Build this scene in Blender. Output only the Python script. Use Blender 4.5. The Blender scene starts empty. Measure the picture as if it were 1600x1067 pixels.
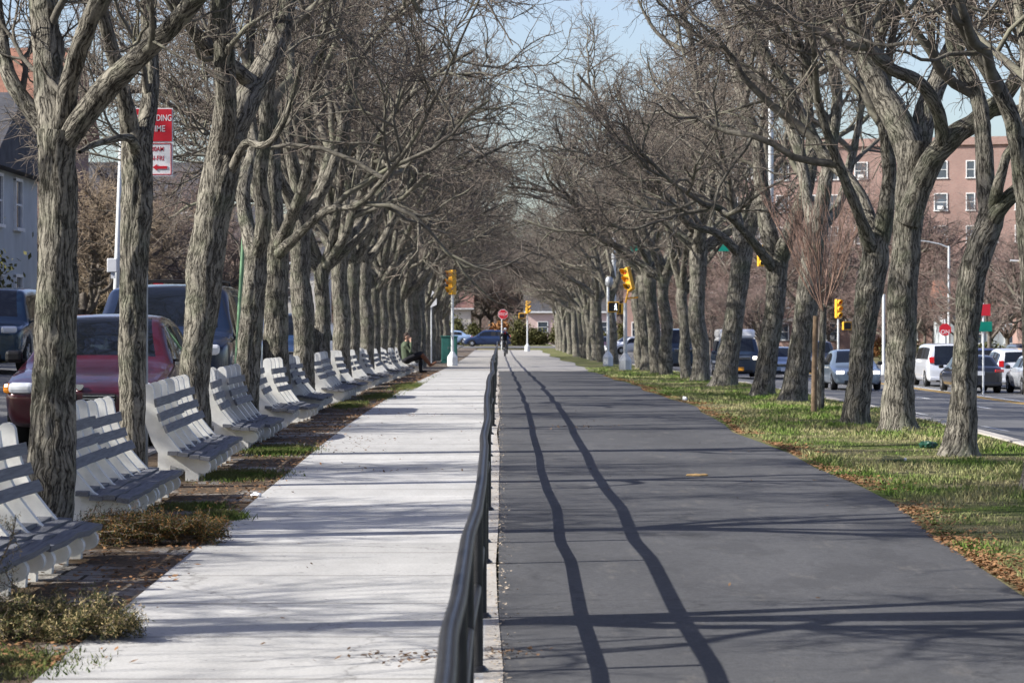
import bpy, bmesh, math, random
import numpy as np
from mathutils import Vector, Matrix
R = math.radians
PI = math.pi
scene = bpy.context.scene
COL = scene.collection

# ---------------------------------------------------------------- camera, sky, sun, exposure
F = 4500.0                      # focal length in photo pixels (photo is 1600 wide)
EYE = 1.6
VX, VY = 779.0, 515.0           # vanishing point of the path
cd = bpy.data.cameras.new('camera'); cam = bpy.data.objects.new('camera', cd); COL.objects.link(cam)
cam.location = (0, 0, EYE)
cam.rotation_euler = (R(90) - math.atan((533.5 - VY) / F), 0, -math.atan((800 - VX) / F))
cd.sensor_width = 36; cd.lens = 36 * F / 1600; cd.clip_start = .1; cd.clip_end = 6000
cd.dof.use_dof = True; cd.dof.focus_distance = 27; cd.dof.aperture_fstop = 9
scene.camera = cam
SUN_AZ, SUN_EL = R(14), R(33.5)   # shadows fall to the right and slightly away
sdir = Vector((-math.cos(SUN_AZ) * math.cos(SUN_EL), -math.sin(SUN_AZ) * math.cos(SUN_EL), math.sin(SUN_EL)))
w = bpy.data.worlds.new('World'); scene.world = w; w.use_nodes = True
nt = w.node_tree
sky = nt.nodes.new('ShaderNodeTexSky'); sky.sky_type = 'NISHITA'; sky.sun_disc = False
sky.sun_elevation = SUN_EL; sky.sun_rotation = math.atan2(sdir.x, sdir.y)
sky.air_density = 1.0; sky.dust_density = 1.6; sky.ozone_density = 3.0
bg = nt.nodes['Background']; bg.inputs['Strength'].default_value = .12
hs = nt.nodes.new('ShaderNodeHueSaturation'); hs.inputs['Saturation'].default_value = .92; hs.inputs['Hue'].default_value = .52; nt.links.new(sky.outputs['Color'], hs.inputs['Color']); nt.links.new(hs.outputs['Color'], bg.inputs['Color'])
sl = bpy.data.lights.new('sun', 'SUN'); so = bpy.data.objects.new('sun', sl); COL.objects.link(so)
sl.energy = 5.0; sl.angle = R(.45); sl.color = (1, .965, .91)
so.rotation_euler = sdir.to_track_quat('Z', 'Y').to_euler()
scene.view_settings.view_transform = 'Standard'; scene.view_settings.look = 'None'
scene.view_settings.gamma = 1; scene.view_settings.exposure = 0.78
scene.render.engine = 'CYCLES'

rng = np.random.default_rng(7); random.seed(7)
def PX(px, d): return (px - VX) * d / F
def PZ(py, d): return EYE - (py - VY) * d / F

# ---------------------------------------------------------------- terrain
GY = np.array([-60, 0, 10, 35, 45, 60, 80, 100, 117, 150, 180, 300, 3000.])
GZ = np.array([0, 0, .10, .36, .39, .38, .30, .20, .12, .0, -.08, -.08, -.08])
_fy = np.arange(-60, 3000, 1.0); _fz = np.interp(_fy, GY, GZ)
_k = np.hanning(13); _k /= _k.sum(); _fs = np.convolve(np.pad(_fz, 6, 'edge'), _k, 'valid')
def G(y): return np.interp(y, _fy, _fs)
def gz(x, y):
    g = float(G(y))
    if x <= -3.6:
        return float(np.interp(x, [-400, -13, -11, -5, -3.6], [g + .6, g + .45, g + .38, g + .03, g - .03]))
    if x >= 5.8:
        return float(np.interp(x, [5.8, 11, 18, 26, 27, 500], [g - .12, -.6, -.75, -.75, -.62, -.6]))
    return g

# ---------------------------------------------------------------- helpers
def tag(o, label=None, cat=None, group=None, kind=None):
    if label: o['label'] = label
    if cat: o['category'] = cat
    if group: o['group'] = group
    if kind: o['kind'] = kind
    return o
def thing(name, label, cat, loc=(0, 0, 0), rz=0, group=None):
    o = bpy.data.objects.new(name, None); COL.objects.link(o)
    o.location = loc; o.rotation_euler = (0, 0, rz); o.empty_display_size = .2
    return tag(o, label, cat, group)
def copy_tree(o, parent=None):
    c = o.copy(); COL.objects.link(c); c.parent = parent
    for ch in list(o.children): copy_tree(ch, c)
    return c
class MB:
    """collects shapes; build() links them as one mesh object"""
    def __init__(s): s.v = []; s.f = []; s.m = []; s.sm = []
    def add(s, V, Fc, m=0, smooth=False):
        b = len(s.v); s.v += [tuple(p) for p in V]
        for f in Fc: s.f.append(tuple(i + b for i in f)); s.m.append(m); s.sm.append(smooth)
    def box(s, c, d, m=0, rot=None, bev=0):
        hx, hy, hz = d[0] / 2, d[1] / 2, d[2] / 2
        if bev:
            bm = bmesh.new(); bmesh.ops.create_cube(bm, size=1)
            for v in bm.verts: v.co = Vector((v.co.x * d[0], v.co.y * d[1], v.co.z * d[2]))
            bmesh.ops.bevel(bm, geom=bm.edges[:], offset=bev, segments=2, affect='EDGES', profile=.5)
            bm.verts.index_update()
            V = [v.co.copy() for v in bm.verts]; Fc = [[v.index for v in f.verts] for f in bm.faces]; bm.free()
        else:
            V = [Vector((x, y, z)) for x in (-hx, hx) for y in (-hy, hy) for z in (-hz, hz)]
            Fc = [(0, 1, 3, 2), (4, 6, 7, 5), (0, 4, 5, 1), (2, 3, 7, 6), (0, 2, 6, 4), (1, 5, 7, 3)]
        c = Vector(c)
        if rot is not None: V = [rot @ p for p in V]
        s.add([p + c for p in V], Fc, m)
    def tube(s, pts, rad, n=8, m=0, caps=True, smooth=True):
        pts = [Vector(p) for p in pts]
        if not hasattr(rad, '__len__'): rad = [rad] * len(pts)
        V = []; up = None
        for i, p in enumerate(pts):
            t = (pts[min(i + 1, len(pts) - 1)] - pts[max(i - 1, 0)]).normalized()
            if up is None: up = Vector((0, 0, 1)) if abs(t.z) < .9 else Vector((0, 1, 0))
            a = up - t * up.dot(t)
            if a.length < 1e-6: a = t.orthogonal()
            a.normalize(); b = t.cross(a); up = a
            for k in range(n):
                q = 2 * PI * k / n; V.append(p + (a * math.cos(q) + b * math.sin(q)) * rad[i])
        Fc = []
        for i in range(len(pts) - 1):
            for k in range(n):
                Fc.append((i * n + k, i * n + (k + 1) % n, (i + 1) * n + (k + 1) % n, (i + 1) * n + k))
        s.add(V, Fc, m, smooth)
        if caps:
            s.add(V[:n], [tuple(range(n))[::-1]], m); s.add(V[-n:], [tuple(range(n))], m)
    def lathe(s, prof, c=(0, 0, 0), n=16, m=0, axis='z', smooth=True):
        V = []; c = Vector(c)
        for r, h in prof:
            for k in range(n):
                q = 2 * PI * k / n; x, y = r * math.cos(q), r * math.sin(q)
                V.append(c + (Vector((x, y, h)) if axis == 'z' else Vector((h, x, y)) if axis == 'x' else Vector((x, h, y))))
        Fc = [(i * n + k, i * n + (k + 1) % n, (i + 1) * n + (k + 1) % n, (i + 1) * n + k) for i in range(len(prof) - 1) for k in range(n)]
        s.add(V, Fc, m, smooth)
        s.add(V[:n], [tuple(range(n))[::-1]], m); s.add(V[-n:], [tuple(range(n))], m)
    def ball(s, c, r, m=0, n=12, k=8):
        c = Vector(c); r = Vector(r) if hasattr(r, '__len__') else Vector((r, r, r)); V = []
        for i in range(k + 1):
            a = PI * i / k
            for j in range(n):
                b = 2 * PI * j / n
                V.append(c + Vector((r.x * math.sin(a) * math.cos(b), r.y * math.sin(a) * math.sin(b), r.z * math.cos(a))))
        Fc = [(i * n + j, (i + 1) * n + j, (i + 1) * n + (j + 1) % n, i * n + (j + 1) % n) for i in range(k) for j in range(n)]
        s.add(V, Fc, m, True)
    def prism(s, poly, y0, y1, m=0, plane='xz', smooth=False):
        """extrude a polygon given in a plane along the third axis"""
        n = len(poly)
        def P(a, b, c): return (a, c, b) if plane == 'xz' else (a, b, c) if plane == 'xy' else (c, a, b)
        V = [P(a, b, y0) for a, b in poly] + [P(a, b, y1) for a, b in poly]
        s.add(V, [tuple(range(n)), tuple(range(2 * n - 1, n - 1, -1))], m)
        s.add(V, [(i, i + n, (i + 1) % n + n, (i + 1) % n) for i in range(n)], m, smooth)
    def build(s, name, mats, parent=None, loc=None):
        me = bpy.data.meshes.new(name); me.from_pydata(s.v, [], s.f)
        if not isinstance(mats, (list, tuple)): mats = [mats]
        for m in mats: me.materials.append(m)
        me.polygons.foreach_set('material_index', s.m); me.polygons.foreach_set('use_smooth', s.sm)
        me.update()
        bm = bmesh.new(); bm.from_mesh(me); bmesh.ops.recalc_face_normals(bm, faces=bm.faces); bm.to_mesh(me); bm.free()
        o = bpy.data.objects.new(name, me); COL.objects.link(o); o.parent = parent
        if loc: o.location = loc
        return o
def npmesh(name, V, Q, mat, parent=None, uv=None, smooth=True, fmat=None, mats=None):
    """fast mesh from numpy arrays, all faces with the same number of corners"""
    V = np.asarray(V, np.float32).reshape(-1, 3); Q = np.asarray(Q, np.int32); k = Q.shape[1]
    me = bpy.data.meshes.new(name)
    me.vertices.add(len(V)); me.vertices.foreach_set('co', V.ravel())
    me.loops.add(Q.size); me.loops.foreach_set('vertex_index', Q.ravel())
    me.polygons.add(len(Q)); me.polygons.foreach_set('loop_start', np.arange(0, Q.size, k, dtype=np.int32))
    me.polygons.foreach_set('loop_total', np.full(len(Q), k, np.int32))
    me.polygons.foreach_set('use_smooth', np.full(len(Q), smooth))
    for m in (mats or [mat]): me.materials.append(m)
    if fmat is not None: me.polygons.foreach_set('material_index', np.asarray(fmat, np.int32))
    if uv is not None:
        l = me.uv_layers.new(name='UVMap'); l.data.foreach_set('uv', np.asarray(uv, np.float32).ravel())
    me.update(calc_edges=True)
    o = bpy.data.objects.new(name, me); COL.objects.link(o); o.parent = parent
    return o
def ordinal(i):
    return ['first', 'second', 'third', 'fourth', 'fifth', 'sixth', 'seventh', 'eighth', 'ninth', 'tenth', 'eleventh', 'twelfth', 'thirteenth', 'fourteenth',
            'fifteenth', 'sixteenth', 'seventeenth', 'eighteenth', 'nineteenth', 'twentieth', 'twenty-first', 'twenty-second', 'twenty-third', 'twenty-fourth',
            'twenty-fifth', 'twenty-sixth', 'twenty-seventh', 'twenty-eighth', 'twenty-ninth', 'thirtieth', 'thirty-first', 'thirty-second', 'thirty-third'][i]

# ---------------------------------------------------------------- materials
class NB:
    def __init__(s, name, rough=.8, spec=.3, metal=0):
        s.mat = bpy.data.materials.new(name); s.mat.use_nodes = True; s.nt = s.mat.node_tree
        s.b = s.nt.nodes['Principled BSDF']; s.b.inputs['Roughness'].default_value = rough
        s.b.inputs['Specular IOR Level'].default_value = spec; s.b.inputs['Metallic'].default_value = metal
    def n(s, t, **kw):
        x = s.nt.nodes.new('ShaderNode' + t)
        for k, v in kw.items():
            if hasattr(x, k): setattr(x, k, v)
            else: x.inputs[k.replace('_', ' ')].default_value = v
        return x
    def l(s, a, b): s.nt.links.new(a, b)
    def coord(s, kind='Object', scale=(1, 1, 1)):
        c = s.n('TexCoord'); m = s.n('Mapping'); s.l(c.outputs[kind], m.inputs['Vector']); m.inputs['Scale'].default_value = scale
        return m.outputs['Vector']
    def geo(s, scale=(1, 1, 1)):
        c = s.n('NewGeometry'); m = s.n('Mapping'); s.l(c.outputs['Position'], m.inputs['Vector']); m.inputs['Scale'].default_value = scale
        return m.outputs['Vector']
    def noise(s, vec, scale, detail=4, rough=.55, dist=0):
        x = s.n('TexNoise', Scale=scale, Detail=detail, Roughness=rough, Distortion=dist); s.l(vec, x.inputs['Vector']); return x.outputs['Fac']
    def ramp(s, fac, stops):
        x = s.n('ValToRGB'); e = x.color_ramp.elements
        while len(e) < len(stops): e.new(.5)
        for i, (p, c) in enumerate(stops):
            e[i].position = p; e[i].color = (c, c, c, 1) if not hasattr(c, '__len__') else (*c, 1)
        s.l(fac, x.inputs['Fac']); return x.outputs['Color']
    def mix(s, fac, a, b, mode='MIX'):
        x = s.n('Mix'); x.data_type = 'RGBA'; x.blend_type = mode
        for v, i in ((fac, 0), (a, 6), (b, 7)):
            if hasattr(v, 'links') or hasattr(v, 'is_linked'): s.l(v, x.inputs[i])
            else: x.inputs[i].default_value = v if i == 0 else (*v, 1)
        return x.outputs[2]
    def bump(s, h, strength=.5, dist=.01):
        x = s.n('Bump', Strength=strength, Distance=dist); s.l(h, x.inputs['Height']); s.l(x.outputs['Normal'], s.b.inputs['Normal'])
    def color(s, c):
        if hasattr(c, '__len__'): s.b.inputs['Base Color'].default_value = (*c, 1)
        else: s.l(c, s.b.inputs['Base Color'])
        return s
def plain(name, c, rough=.6, spec=.4, metal=0, var=.12, scale=6, bump=0, coat=0):
    m = NB(name, rough, spec, metal); v = m.coord('Object')
    n = m.noise(v, scale, 5)
    lo = tuple(x * (1 - var) for x in c); hi = tuple(min(1, x * (1 + var)) for x in c)
    m.color(m.ramp(n, [(.3, lo), (.7, hi)]))
    if bump: m.bump(m.noise(v, scale * 12, 3), bump, .003)
    if coat: m.b.inputs['Coat Weight'].default_value = coat; m.b.inputs['Coat Roughness'].default_value = .05
    return m.mat

def bark_mat(name, base, dark, lichen, tint=(1, 1, 1)):
    m = NB(name, .95, .15)
    uv = m.coord('UV'); oi = m.n('ObjectInfo')
    warp = m.n('TexNoise', Scale=3.0, Detail=3); m.l(uv, warp.inputs['Vector'])
    vm = m.n('VectorMath', operation='MULTIPLY_ADD'); m.l(warp.outputs['Color'], vm.inputs[0]); vm.inputs[1].default_value = (.16, .16, 0); m.l(uv, vm.inputs[2])
    mp = m.n('Mapping'); m.l(vm.outputs[0], mp.inputs['Vector']); mp.inputs['Scale'].default_value = (25, 3.4, 1)
    rn = m.n('TexNoise', Scale=1.0, Detail=4, Roughness=.6); m.l(mp.outputs[0], rn.inputs['Vector'])
    rd = m.n('Math', operation='SUBTRACT'); m.l(rn.outputs['Fac'], rd.inputs[0]); rd.inputs[1].default_value = .5
    ra = m.n('Math', operation='ABSOLUTE'); m.l(rd.outputs[0], ra.inputs[0])
    crack = m.ramp(ra.outputs[0], [(.0, 0.), (.03, .65), (.085, 1.)])
    mp2 = m.n('Mapping'); m.l(vm.outputs[0], mp2.inputs['Vector']); mp2.inputs['Scale'].default_value = (55, 34, 1)
    fine = m.noise(mp2.outputs[0], 1, 5, .65)
    obj = m.coord('Object')
    lic = m.ramp(m.noise(obj, 2.2, 5, .6), [(.5, 0.), (.66, 1.)])
    c = m.mix(crack, dark, base)
    c = m.mix(lic, c, m.mix(crack, tuple(x * .5 for x in lichen), lichen))
    var = m.ramp(fine, [(.25, .45), (.75, 1.4)])
    c = m.mix(1.0, c, var, 'MULTIPLY')
    pale = m.ramp(m.noise(obj, 14, 3, .6), [(.62, 0.), (.72, 1.)])
    c = m.mix(m.mix(.35, (0, 0, 0), pale), c, tuple(min(1, x * 1.9) for x in base))
    m.color(c)
    h = m.mix(.35, crack, fine)
    m.bump(h, 1.0, .022)
    return m.mat
BARK = bark_mat('bark', (.25, .23, .188), (.034, .030, .026), (.175, .178, .128))
def limb_mat(name, a, b):
    m = NB(name, .9, .15); v = m.coord('Object')
    n = m.noise(v, 9, 5, .65)
    c = m.ramp(n, [(.28, a), (.72, b)])
    g = m.ramp(m.noise(v, 1.3, 3), [(.5, 0.), (.7, 1.)])
    c = m.mix(g, c, m.mix(n, tuple(x * .7 for x in b), (b[0] * .9, b[1] * 1.0, b[2] * .8)))
    m.color(c); m.bump(m.noise(v, 40, 3), .6, .01); return m.mat
LIMB = limb_mat('branch_bark', (.055, .05, .043), (.24, .22, .18))
TWIG = plain('twig_bark', (.17, .142, .117), .85, .2, var=.35, scale=3)
TWIGR = plain('twig_bark_reddish', (.235, .17, .145), .9, .2, var=.35, scale=.6)
TWIGB = plain('twig_bark_tan', (.32, .25, .175), .9, .2, var=.35, scale=.6)
FARBARK = limb_mat('distant_bark', (.08, .07, .06), (.19, .165, .14))

def concrete_mat(name, a, b, joint=True):
    m = NB(name, .9, .2); p = m.geo()
    big = m.noise(p, .45, 5, .6); fine = m.noise(p, 55, 4, .7); mid = m.noise(m.geo((1.2, .35, 1)), 3, 6, .65)
    c = m.ramp(big, [(.25, a), (.75, b)])
    c = m.mix(.5, c, m.ramp(mid, [(.3, tuple(x * .86 for x in a)), (.6, b)]))
    c = m.mix(.8, c, m.ramp(fine, [(.3, .74), (.7, 1.12)]), 'MULTIPLY')
    spots = m.ramp(m.noise(p, 7, 2, .8), [(.70, 0.), (.74, 1.)])
    c = m.mix(m.mix(.5, (0, 0, 0), spots), c, (.2, .18, .16))
    wv = m.n('TexNoise', Scale=1.7, Detail=6, Roughness=.65); m.l(p, wv.inputs['Vector']); av = m.n('VectorMath', operation='MULTIPLY_ADD'); m.l(wv.outputs['Color'], av.inputs[0]); av.inputs[1].default_value = (.9, .9, 0); m.l(p, av.inputs[2])
    vo = m.n('TexVoronoi', feature='DISTANCE_TO_EDGE', Scale=.21); m.l(av.outputs[0], vo.inputs['Vector']); ck = m.ramp(vo.outputs['Distance'], [(0., 1.), (.0035, 0.)])
    c = m.mix(m.mix(.5, (0, 0, 0), ck), c, (.12, .11, .1))
    gum = m.ramp(m.noise(p, 16, 1, .5), [(.735, 0.), (.75, 1.)]); c = m.mix(m.mix(.55, (0, 0, 0), gum), c, (.10, .09, .085))
    if joint:
        s = m.n('SeparateXYZ'); m.l(p, s.inputs[0])
        a1 = m.n('Math', operation='PINGPONG'); m.l(s.outputs['Y'], a1.inputs[0]); a1.inputs[1].default_value = .76
        dv = m.n('Math', operation='DIVIDE'); m.l(s.outputs['Y'], dv.inputs[0]); dv.inputs[1].default_value = 1.52; fl = m.n('Math', operation='ROUND'); m.l(dv.outputs[0], fl.inputs[0])
        wn = m.n('TexWhiteNoise'); wn.noise_dimensions = '1D'; m.l(fl.outputs[0], wn.inputs['W']); c = m.mix(1.0, c, m.ramp(wn.outputs['Value'], [(0., .84), (1., 1.08)]), 'MULTIPLY')
        lt = m.ramp(a1.outputs[0], [(0., 1.), (.026, 0.)])
        c = m.mix(m.mix(.9, (0, 0, 0), lt), c, (.13, .12, .105))
    m.color(c); m.bump(fine, .35, .004); return m.mat
SIDEWALK = concrete_mat('sidewalk_concrete', (.44, .43, .41), (.54, .53, .505))
STRIPCON = concrete_mat('edge_concrete', (.33, .3, .26), (.52, .49, .45), False)
APRON = concrete_mat('apron_concrete', (.30, .285, .26), (.40, .38, .35), False)
def asphalt_mat(name, a, b, scale=1.0, wear=False):
    m = NB(name, .85, .3); p = m.geo()
    big = m.noise(m.geo((1, .25, 1)), .9, 5, .6); grain = m.noise(p, 120 * scale, 3, .8); agg = m.noise(p, 320, 2, .6)
    c = m.ramp(big, [(.25, a), (.75, b)])
    c = m.mix(.9, c, m.ramp(grain, [(.3, .55), (.72, 1.5)]), 'MULTIPLY')
    sp = m.ramp(agg, [(.68, 0.), (.74, 1.)])
    c = m.mix(m.mix(.3, (0, 0, 0), sp), c, (.35, .34, .32))
    c = m.mix(.9, c, m.ramp(m.noise(p, 24, 4, .75), [(.32, .78), (.68, 1.2)]), 'MULTIPLY')
    if wear:
        st = m.ramp(m.noise(m.geo((1, .45, 1)), 1.7, 5, .7), [(.52, 0.), (.60, 1.)]); c = m.mix(m.mix(.35, (0, 0, 0), st), c, tuple(x * .62 for x in a))
        dust = m.ramp(m.noise(m.geo((2.2, .5, 1)), 2.6, 6, .75), [(.56, 0.), (.70, 1.)]); c = m.mix(m.mix(.30, (0, 0, 0), dust), c, (.22, .20, .17))
        wv = m.n('TexNoise', Scale=1.3, Detail=5, Roughness=.6); m.l(p, wv.inputs['Vector']); av = m.n('VectorMath', operation='MULTIPLY_ADD'); m.l(wv.outputs['Color'], av.inputs[0]); av.inputs[1].default_value = (1.1, 1.1, 0); m.l(p, av.inputs[2])
        vo = m.n('TexVoronoi', feature='DISTANCE_TO_EDGE', Scale=.32); m.l(av.outputs[0], vo.inputs['Vector']); ck = m.ramp(vo.outputs['Distance'], [(0., 1.), (.006, 0.)])
        c = m.mix(m.mix(.45, (0, 0, 0), ck), c, (.03, .03, .03))
    m.color(c); m.bump(grain, .55, .004); return m.mat
ASPH = asphalt_mat('path_asphalt', (.066, .066, .068), (.098, .098, .100), wear=True)
ROADM = asphalt_mat('road_asphalt', (.105, .104, .102), (.155, .153, .15))
def soil_mat():
    m = NB('bench_strip_paving', .95, .15); p = m.geo((1, 1, 1))
    br = m.n('TexBrick', Scale=1.0); m.l(p, br.inputs['Vector'])
    br.inputs['Brick Width'].default_value = .3; br.inputs['Row Height'].default_value = .3; br.inputs['Mortar Size'].default_value = .014
    br.inputs['Color1'].default_value = (.24, .22, .2, 1); br.inputs['Color2'].default_value = (.33, .31, .28, 1); br.inputs['Mortar'].default_value = (.05, .04, .03, 1)
    dirt = m.ramp(m.noise(p, 1.4, 6, .65), [(.40, 0.), (.50, 1.)])
    c = m.mix(dirt, br.outputs['Color'], m.ramp(m.noise(p, 20, 5, .7), [(.3, (.05, .036, .024)), (.7, (.16, .115, .075))]))
    c = m.mix(.7, c, m.ramp(m.noise(p, 60, 3, .7), [(.3, .65), (.7, 1.25)]), 'MULTIPLY')
    m.color(c); m.bump(m.noise(p, 30, 4), .8, .02); return m.mat
SOIL = soil_mat()
def turf_mat(name, g1, g2, t1, t2, sc=.9):
    m = NB(name, 1, .05); p = m.geo()
    n = m.noise(p, sc, 6, .62); f = m.noise(p, 38, 4, .7)
    green = m.ramp(f, [(.3, g1), (.7, g2)]); tan = m.ramp(f, [(.3, t1), (.7, t2)])
    m.color(m.mix(m.ramp(n, [(.42, 0.), (.6, 1.)]), green, tan)); m.bump(f, .9, .03); return m.mat
TURF = turf_mat('verge_turf', (.055, .075, .02), (.12, .155, .045), (.16, .14, .075), (.29, .255, .14))
EARTH = turf_mat('open_ground', (.06, .065, .03), (.13, .13, .06), (.12, .1, .06), (.22, .19, .12), .05)
GRASS = turf_mat('grass_blades', (.10, .165, .035), (.22, .33, .075), (.30, .275, .13), (.48, .43, .25), .9)
LITTER = plain('dry_leaf_litter', (.27, .15, .075), .9, .1, var=.45, scale=14)
WHITEP = plain('bench_white_paint', (.78, .77, .72), .75, .3, var=.17, scale=5, bump=.4)
def slat_mat():
    m = NB('weathered_slat_wood', .7, .35); v = m.coord('Object', (30, 1.2, 30))
    n = m.noise(v, 2.5, 5, .6); m.color(m.ramp(n, [(.3, (.095, .10, .115)), (.7, (.2, .205, .22))])); m.bump(n, .5, .004); return m.mat
SLAT = slat_mat()
BLACKP = plain('black_enamel', (.019, .019, .02), .34, .5, var=.5, scale=14)
SILVER = plain('galvanized_paint', (.56, .58, .58), .45, .5, .25, var=.1)
WHITEPOLE = plain('pale_pole_paint', (.62, .64, .64), .5, .4, var=.08)
GREENP = plain('green_pole_paint', (.16, .30, .17), .5, .4, var=.2)
TEAL = plain('teal_cabinet_paint', (.03, .13, .11), .5, .4, var=.15)
YELLOW = plain('signal_yellow', (.80, .42, .03), .45, .5, var=.08)
DARK = plain('black_plastic', (.012, .012, .013), .5, .4)
RUBBER = plain('tyre_rubber', (.022, .022, .022), .85, .2)
CHROME = plain('bright_metal', (.62, .62, .63), .22, .5, .9)
SIGNRED = plain('sign_red', (.55, .02, .035), .45, .4, var=.05)
SIGNWHITE = plain('sign_white', (.78, .79, .80), .45, .4, var=.04)
SIGNGREEN = plain('sign_green', (.0, .22, .15), .45, .4, var=.05)
GREYM = plain('sign_back_grey', (.32, .33, .34), .5, .4, .5)
STAKEW = plain('stake_wood', (.2, .14, .09), .85, .2, var=.3, scale=20)
LAMPW = plain('headlamp_glass', (.75, .77, .8), .08, .8, var=.05, coat=1)
LAMPO = plain('amber_lens', (.85, .30, .03), .15, .6, var=.05)
LAMPR = plain('red_lens', (.45, .012, .012), .15, .6, var=.15, coat=1)
PLATEY = plain('plate_orange', (.85, .35, .03), .5, .4)
INTER = plain('car_interior', (.05, .05, .055), .8, .2)
BEIGE = plain('beige_upholstery', (.32, .26, .18), .8, .2)
def glass_mat(name, tint, mixf):
    m = NB(name, .03, .5); nt = m.nt; m.color((.01, .013, .018))
    out = nt.nodes['Material Output']; tr = nt.nodes.new('ShaderNodeBsdfTransparent'); tr.inputs[0].default_value = (*tint, 1)
    mx = nt.nodes.new('ShaderNodeMixShader'); mx.inputs[0].default_value = mixf
    m.b.inputs['Coat Weight'].default_value = .6
    m.l(tr.outputs[0], mx.inputs[1]); m.l(m.b.outputs[0], mx.inputs[2]); m.l(mx.outputs[0], out.inputs['Surface']); return m.mat
GLASS = glass_mat('car_glass', (.4, .48, .52), .66)
DGLASS = glass_mat('dark_car_glass', (.25, .28, .3), .75)
PANE = plain('window_pane', (.06, .075, .095), .08, .7, var=.4, scale=.4)
def paint(name, c, metal=.0): return plain(name, c, .3, .5, metal, var=.04, scale=1, coat=.9)
def emit(name, c, s):
    m = NB(name); m.color(c); m.b.inputs['Emission Color'].default_value = (*c, 1); m.b.inputs['Emission Strength'].default_value = s; return m.mat
WALKW = emit('lit_walking_figure', (.9, .95, 1), 1.6)
HEADON = emit('lit_headlamp', (1, .93, .8), 1.5)

# ---------------------------------------------------------------- ground, roads, paths
YS = np.concatenate([np.arange(-60, 0, 10), np.arange(0, 200, 2.5), np.arange(200, 400, 10), np.arange(400, 3001, 200.)])
XBR = [-3.6, 5.8]
def sheet(name, xs, y0, y1, mat, off=0, wob=None):
    ys = sorted(set([y0, y1] + [float(y) for y in YS if y0 < y < y1])); V = []; Q = []
    nx = len(xs)
    for y in ys:
        for i, x in enumerate(xs):
            xx = x + (wob(x, y) if wob and i in (0, nx - 1) else 0)
            V.append((xx, y, gz(min(max(x, x), x), y) + off))
    for j in range(len(ys) - 1):
        for i in range(nx - 1):
            Q.append((j * nx + i, j * nx + i + 1, (j + 1) * nx + i + 1, (j + 1) * nx + i))
    return tag(npmesh(name, V, Q, mat, smooth=True), kind='structure')
e = 1e-4
gx = [-900, -400, -100, -30, -13, -11, -5, -3.6, -3.5999, 0, 5.7999, 5.8, 11, 18, 26, 27, 60, 200, 500, 900]
sheet('ground', gx, -60, 3000, EARTH, -.05)
sheet('sidewalk', [-1.95, -1, -.065], -40, 97, SIDEWALK, .004)
sheet('kerb_strip', [-.065, .0], -40, 97, STRIPCON, .004, lambda x, y: (.012 * math.sin(y * 2.1) + .01 * math.sin(y * 5.7)) if x >= 0 else 0)
sheet('bench_strip', [-3.6 + e, -1.95], -40, 260, SOIL, 0)
def edgew(x, y): return (.08 * math.sin(y * .31) + .05 * math.sin(y * .83 + 1) + .03 * math.sin(y * 2.3) - .22 * max(0, (20 - y) / 8) * (y < 20)) if x > 1 else 0
sheet('asphalt_path', [.0, 1, 2, 3.0], -40, 95, ASPH, 0, edgew)
sheet('grass_verge', [2.6, 4, 5.8 - e], -40, 500, TURF, -.008)
sheet('concrete_apron', [-1.95, 0, 2, 3.35], 97, 236, APRON, .006, lambda x, y: .15 * math.sin(y * .2) if x > 0 else 0)
sheet('apron_threshold', [.0, 1, 3.05], 95, 97, APRON, .003)
sheet('service_road', [-12.6, -11, -8, -5, -3.75], -40, 700, ROADM, -.01)
sheet('house_lawn', [-60, -30, -13, -12.7], -40, 260, TURF, 0)
sheet('avenue', [5.95, 8, 11, 14, 18, 22, 26], -40, 900, ROADM, 0)
sheet('cross_street', [-3.5, 0, 3, 5.7], 262, 292, ROADM, .01)
def kerb(name, x0, x1, y0, y1, h):
    mb = MB(); ys = [y0] + [y for y in YS if y0 < y < y1] + [y1]; V = []; Fc = []
    for y in ys:
        g = gz((5.8 - e) if x0 > 0 else (-3.6 + e), y)
        V += [(x0, y, g - .25), (x0, y, g + h), (x1, y, g + h), (x1, y, g - .25)]
    for j in range(len(ys) - 1):
        for k in range(3): Fc.append((4 * j + k, 4 * j + k + 1, 4 * j + 4 + k + 1, 4 * j + 4 + k))
    mb.add(V, Fc); return tag(mb.build(name, STRIPCON), kind='structure')
kerb('kerb', 5.8, 5.95, -40, 900, .012)
kerb('kerb', -3.75, -3.6, -40, 260, .03)
# painted lane lines on the avenue
def lane(name, x, y0, y1, wdt, mat, dash=None, gap=None, phase=0):
    V = []; Q = []; y = y0 + phase
    while y < y1:
        ye = min(y + (dash or 10), y1)
        for k in range(2):
            b = len(V); ya, yb = y + (ye - y) * k / 2, y + (ye - y) * (k + 1) / 2
            for xx, yy in ((x - wdt / 2, ya), (x + wdt / 2, ya), (x + wdt / 2, yb), (x - wdt / 2, yb)): V.append((xx, yy, gz(xx, yy) + .006))
            Q.append((b, b + 1, b + 2, b + 3))
        y += (dash or 10) + (gap or 0)
    return tag(npmesh(name, V, Q, mat, smooth=False), kind='structure')
LINEW = plain('lane_white', (.62, .62, .6), .8, .2, var=.15, scale=8)
LINEY = plain('lane_yellow', (.55, .33, .06), .8, .2, var=.15, scale=8)
lane('lane_line', 11.0, 0, 700, .14, LINEW, 3.05, 8.6, 4)
lane('lane_line', 14.1, 0, 700, .14, LINEW, 3.05, 8.6, 1)
lane('median_line', 16.3, 0, 700, .14, LINEY)
lane('median_line', 16.6, 0, 700, .14, LINEY)
lane('turn_lane_line', 16.95, 0, 130, .16, LINEW)
lane('lane_line', 21.6, 0, 700, .14, LINEW, 3.05, 8.6, 2)
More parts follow.
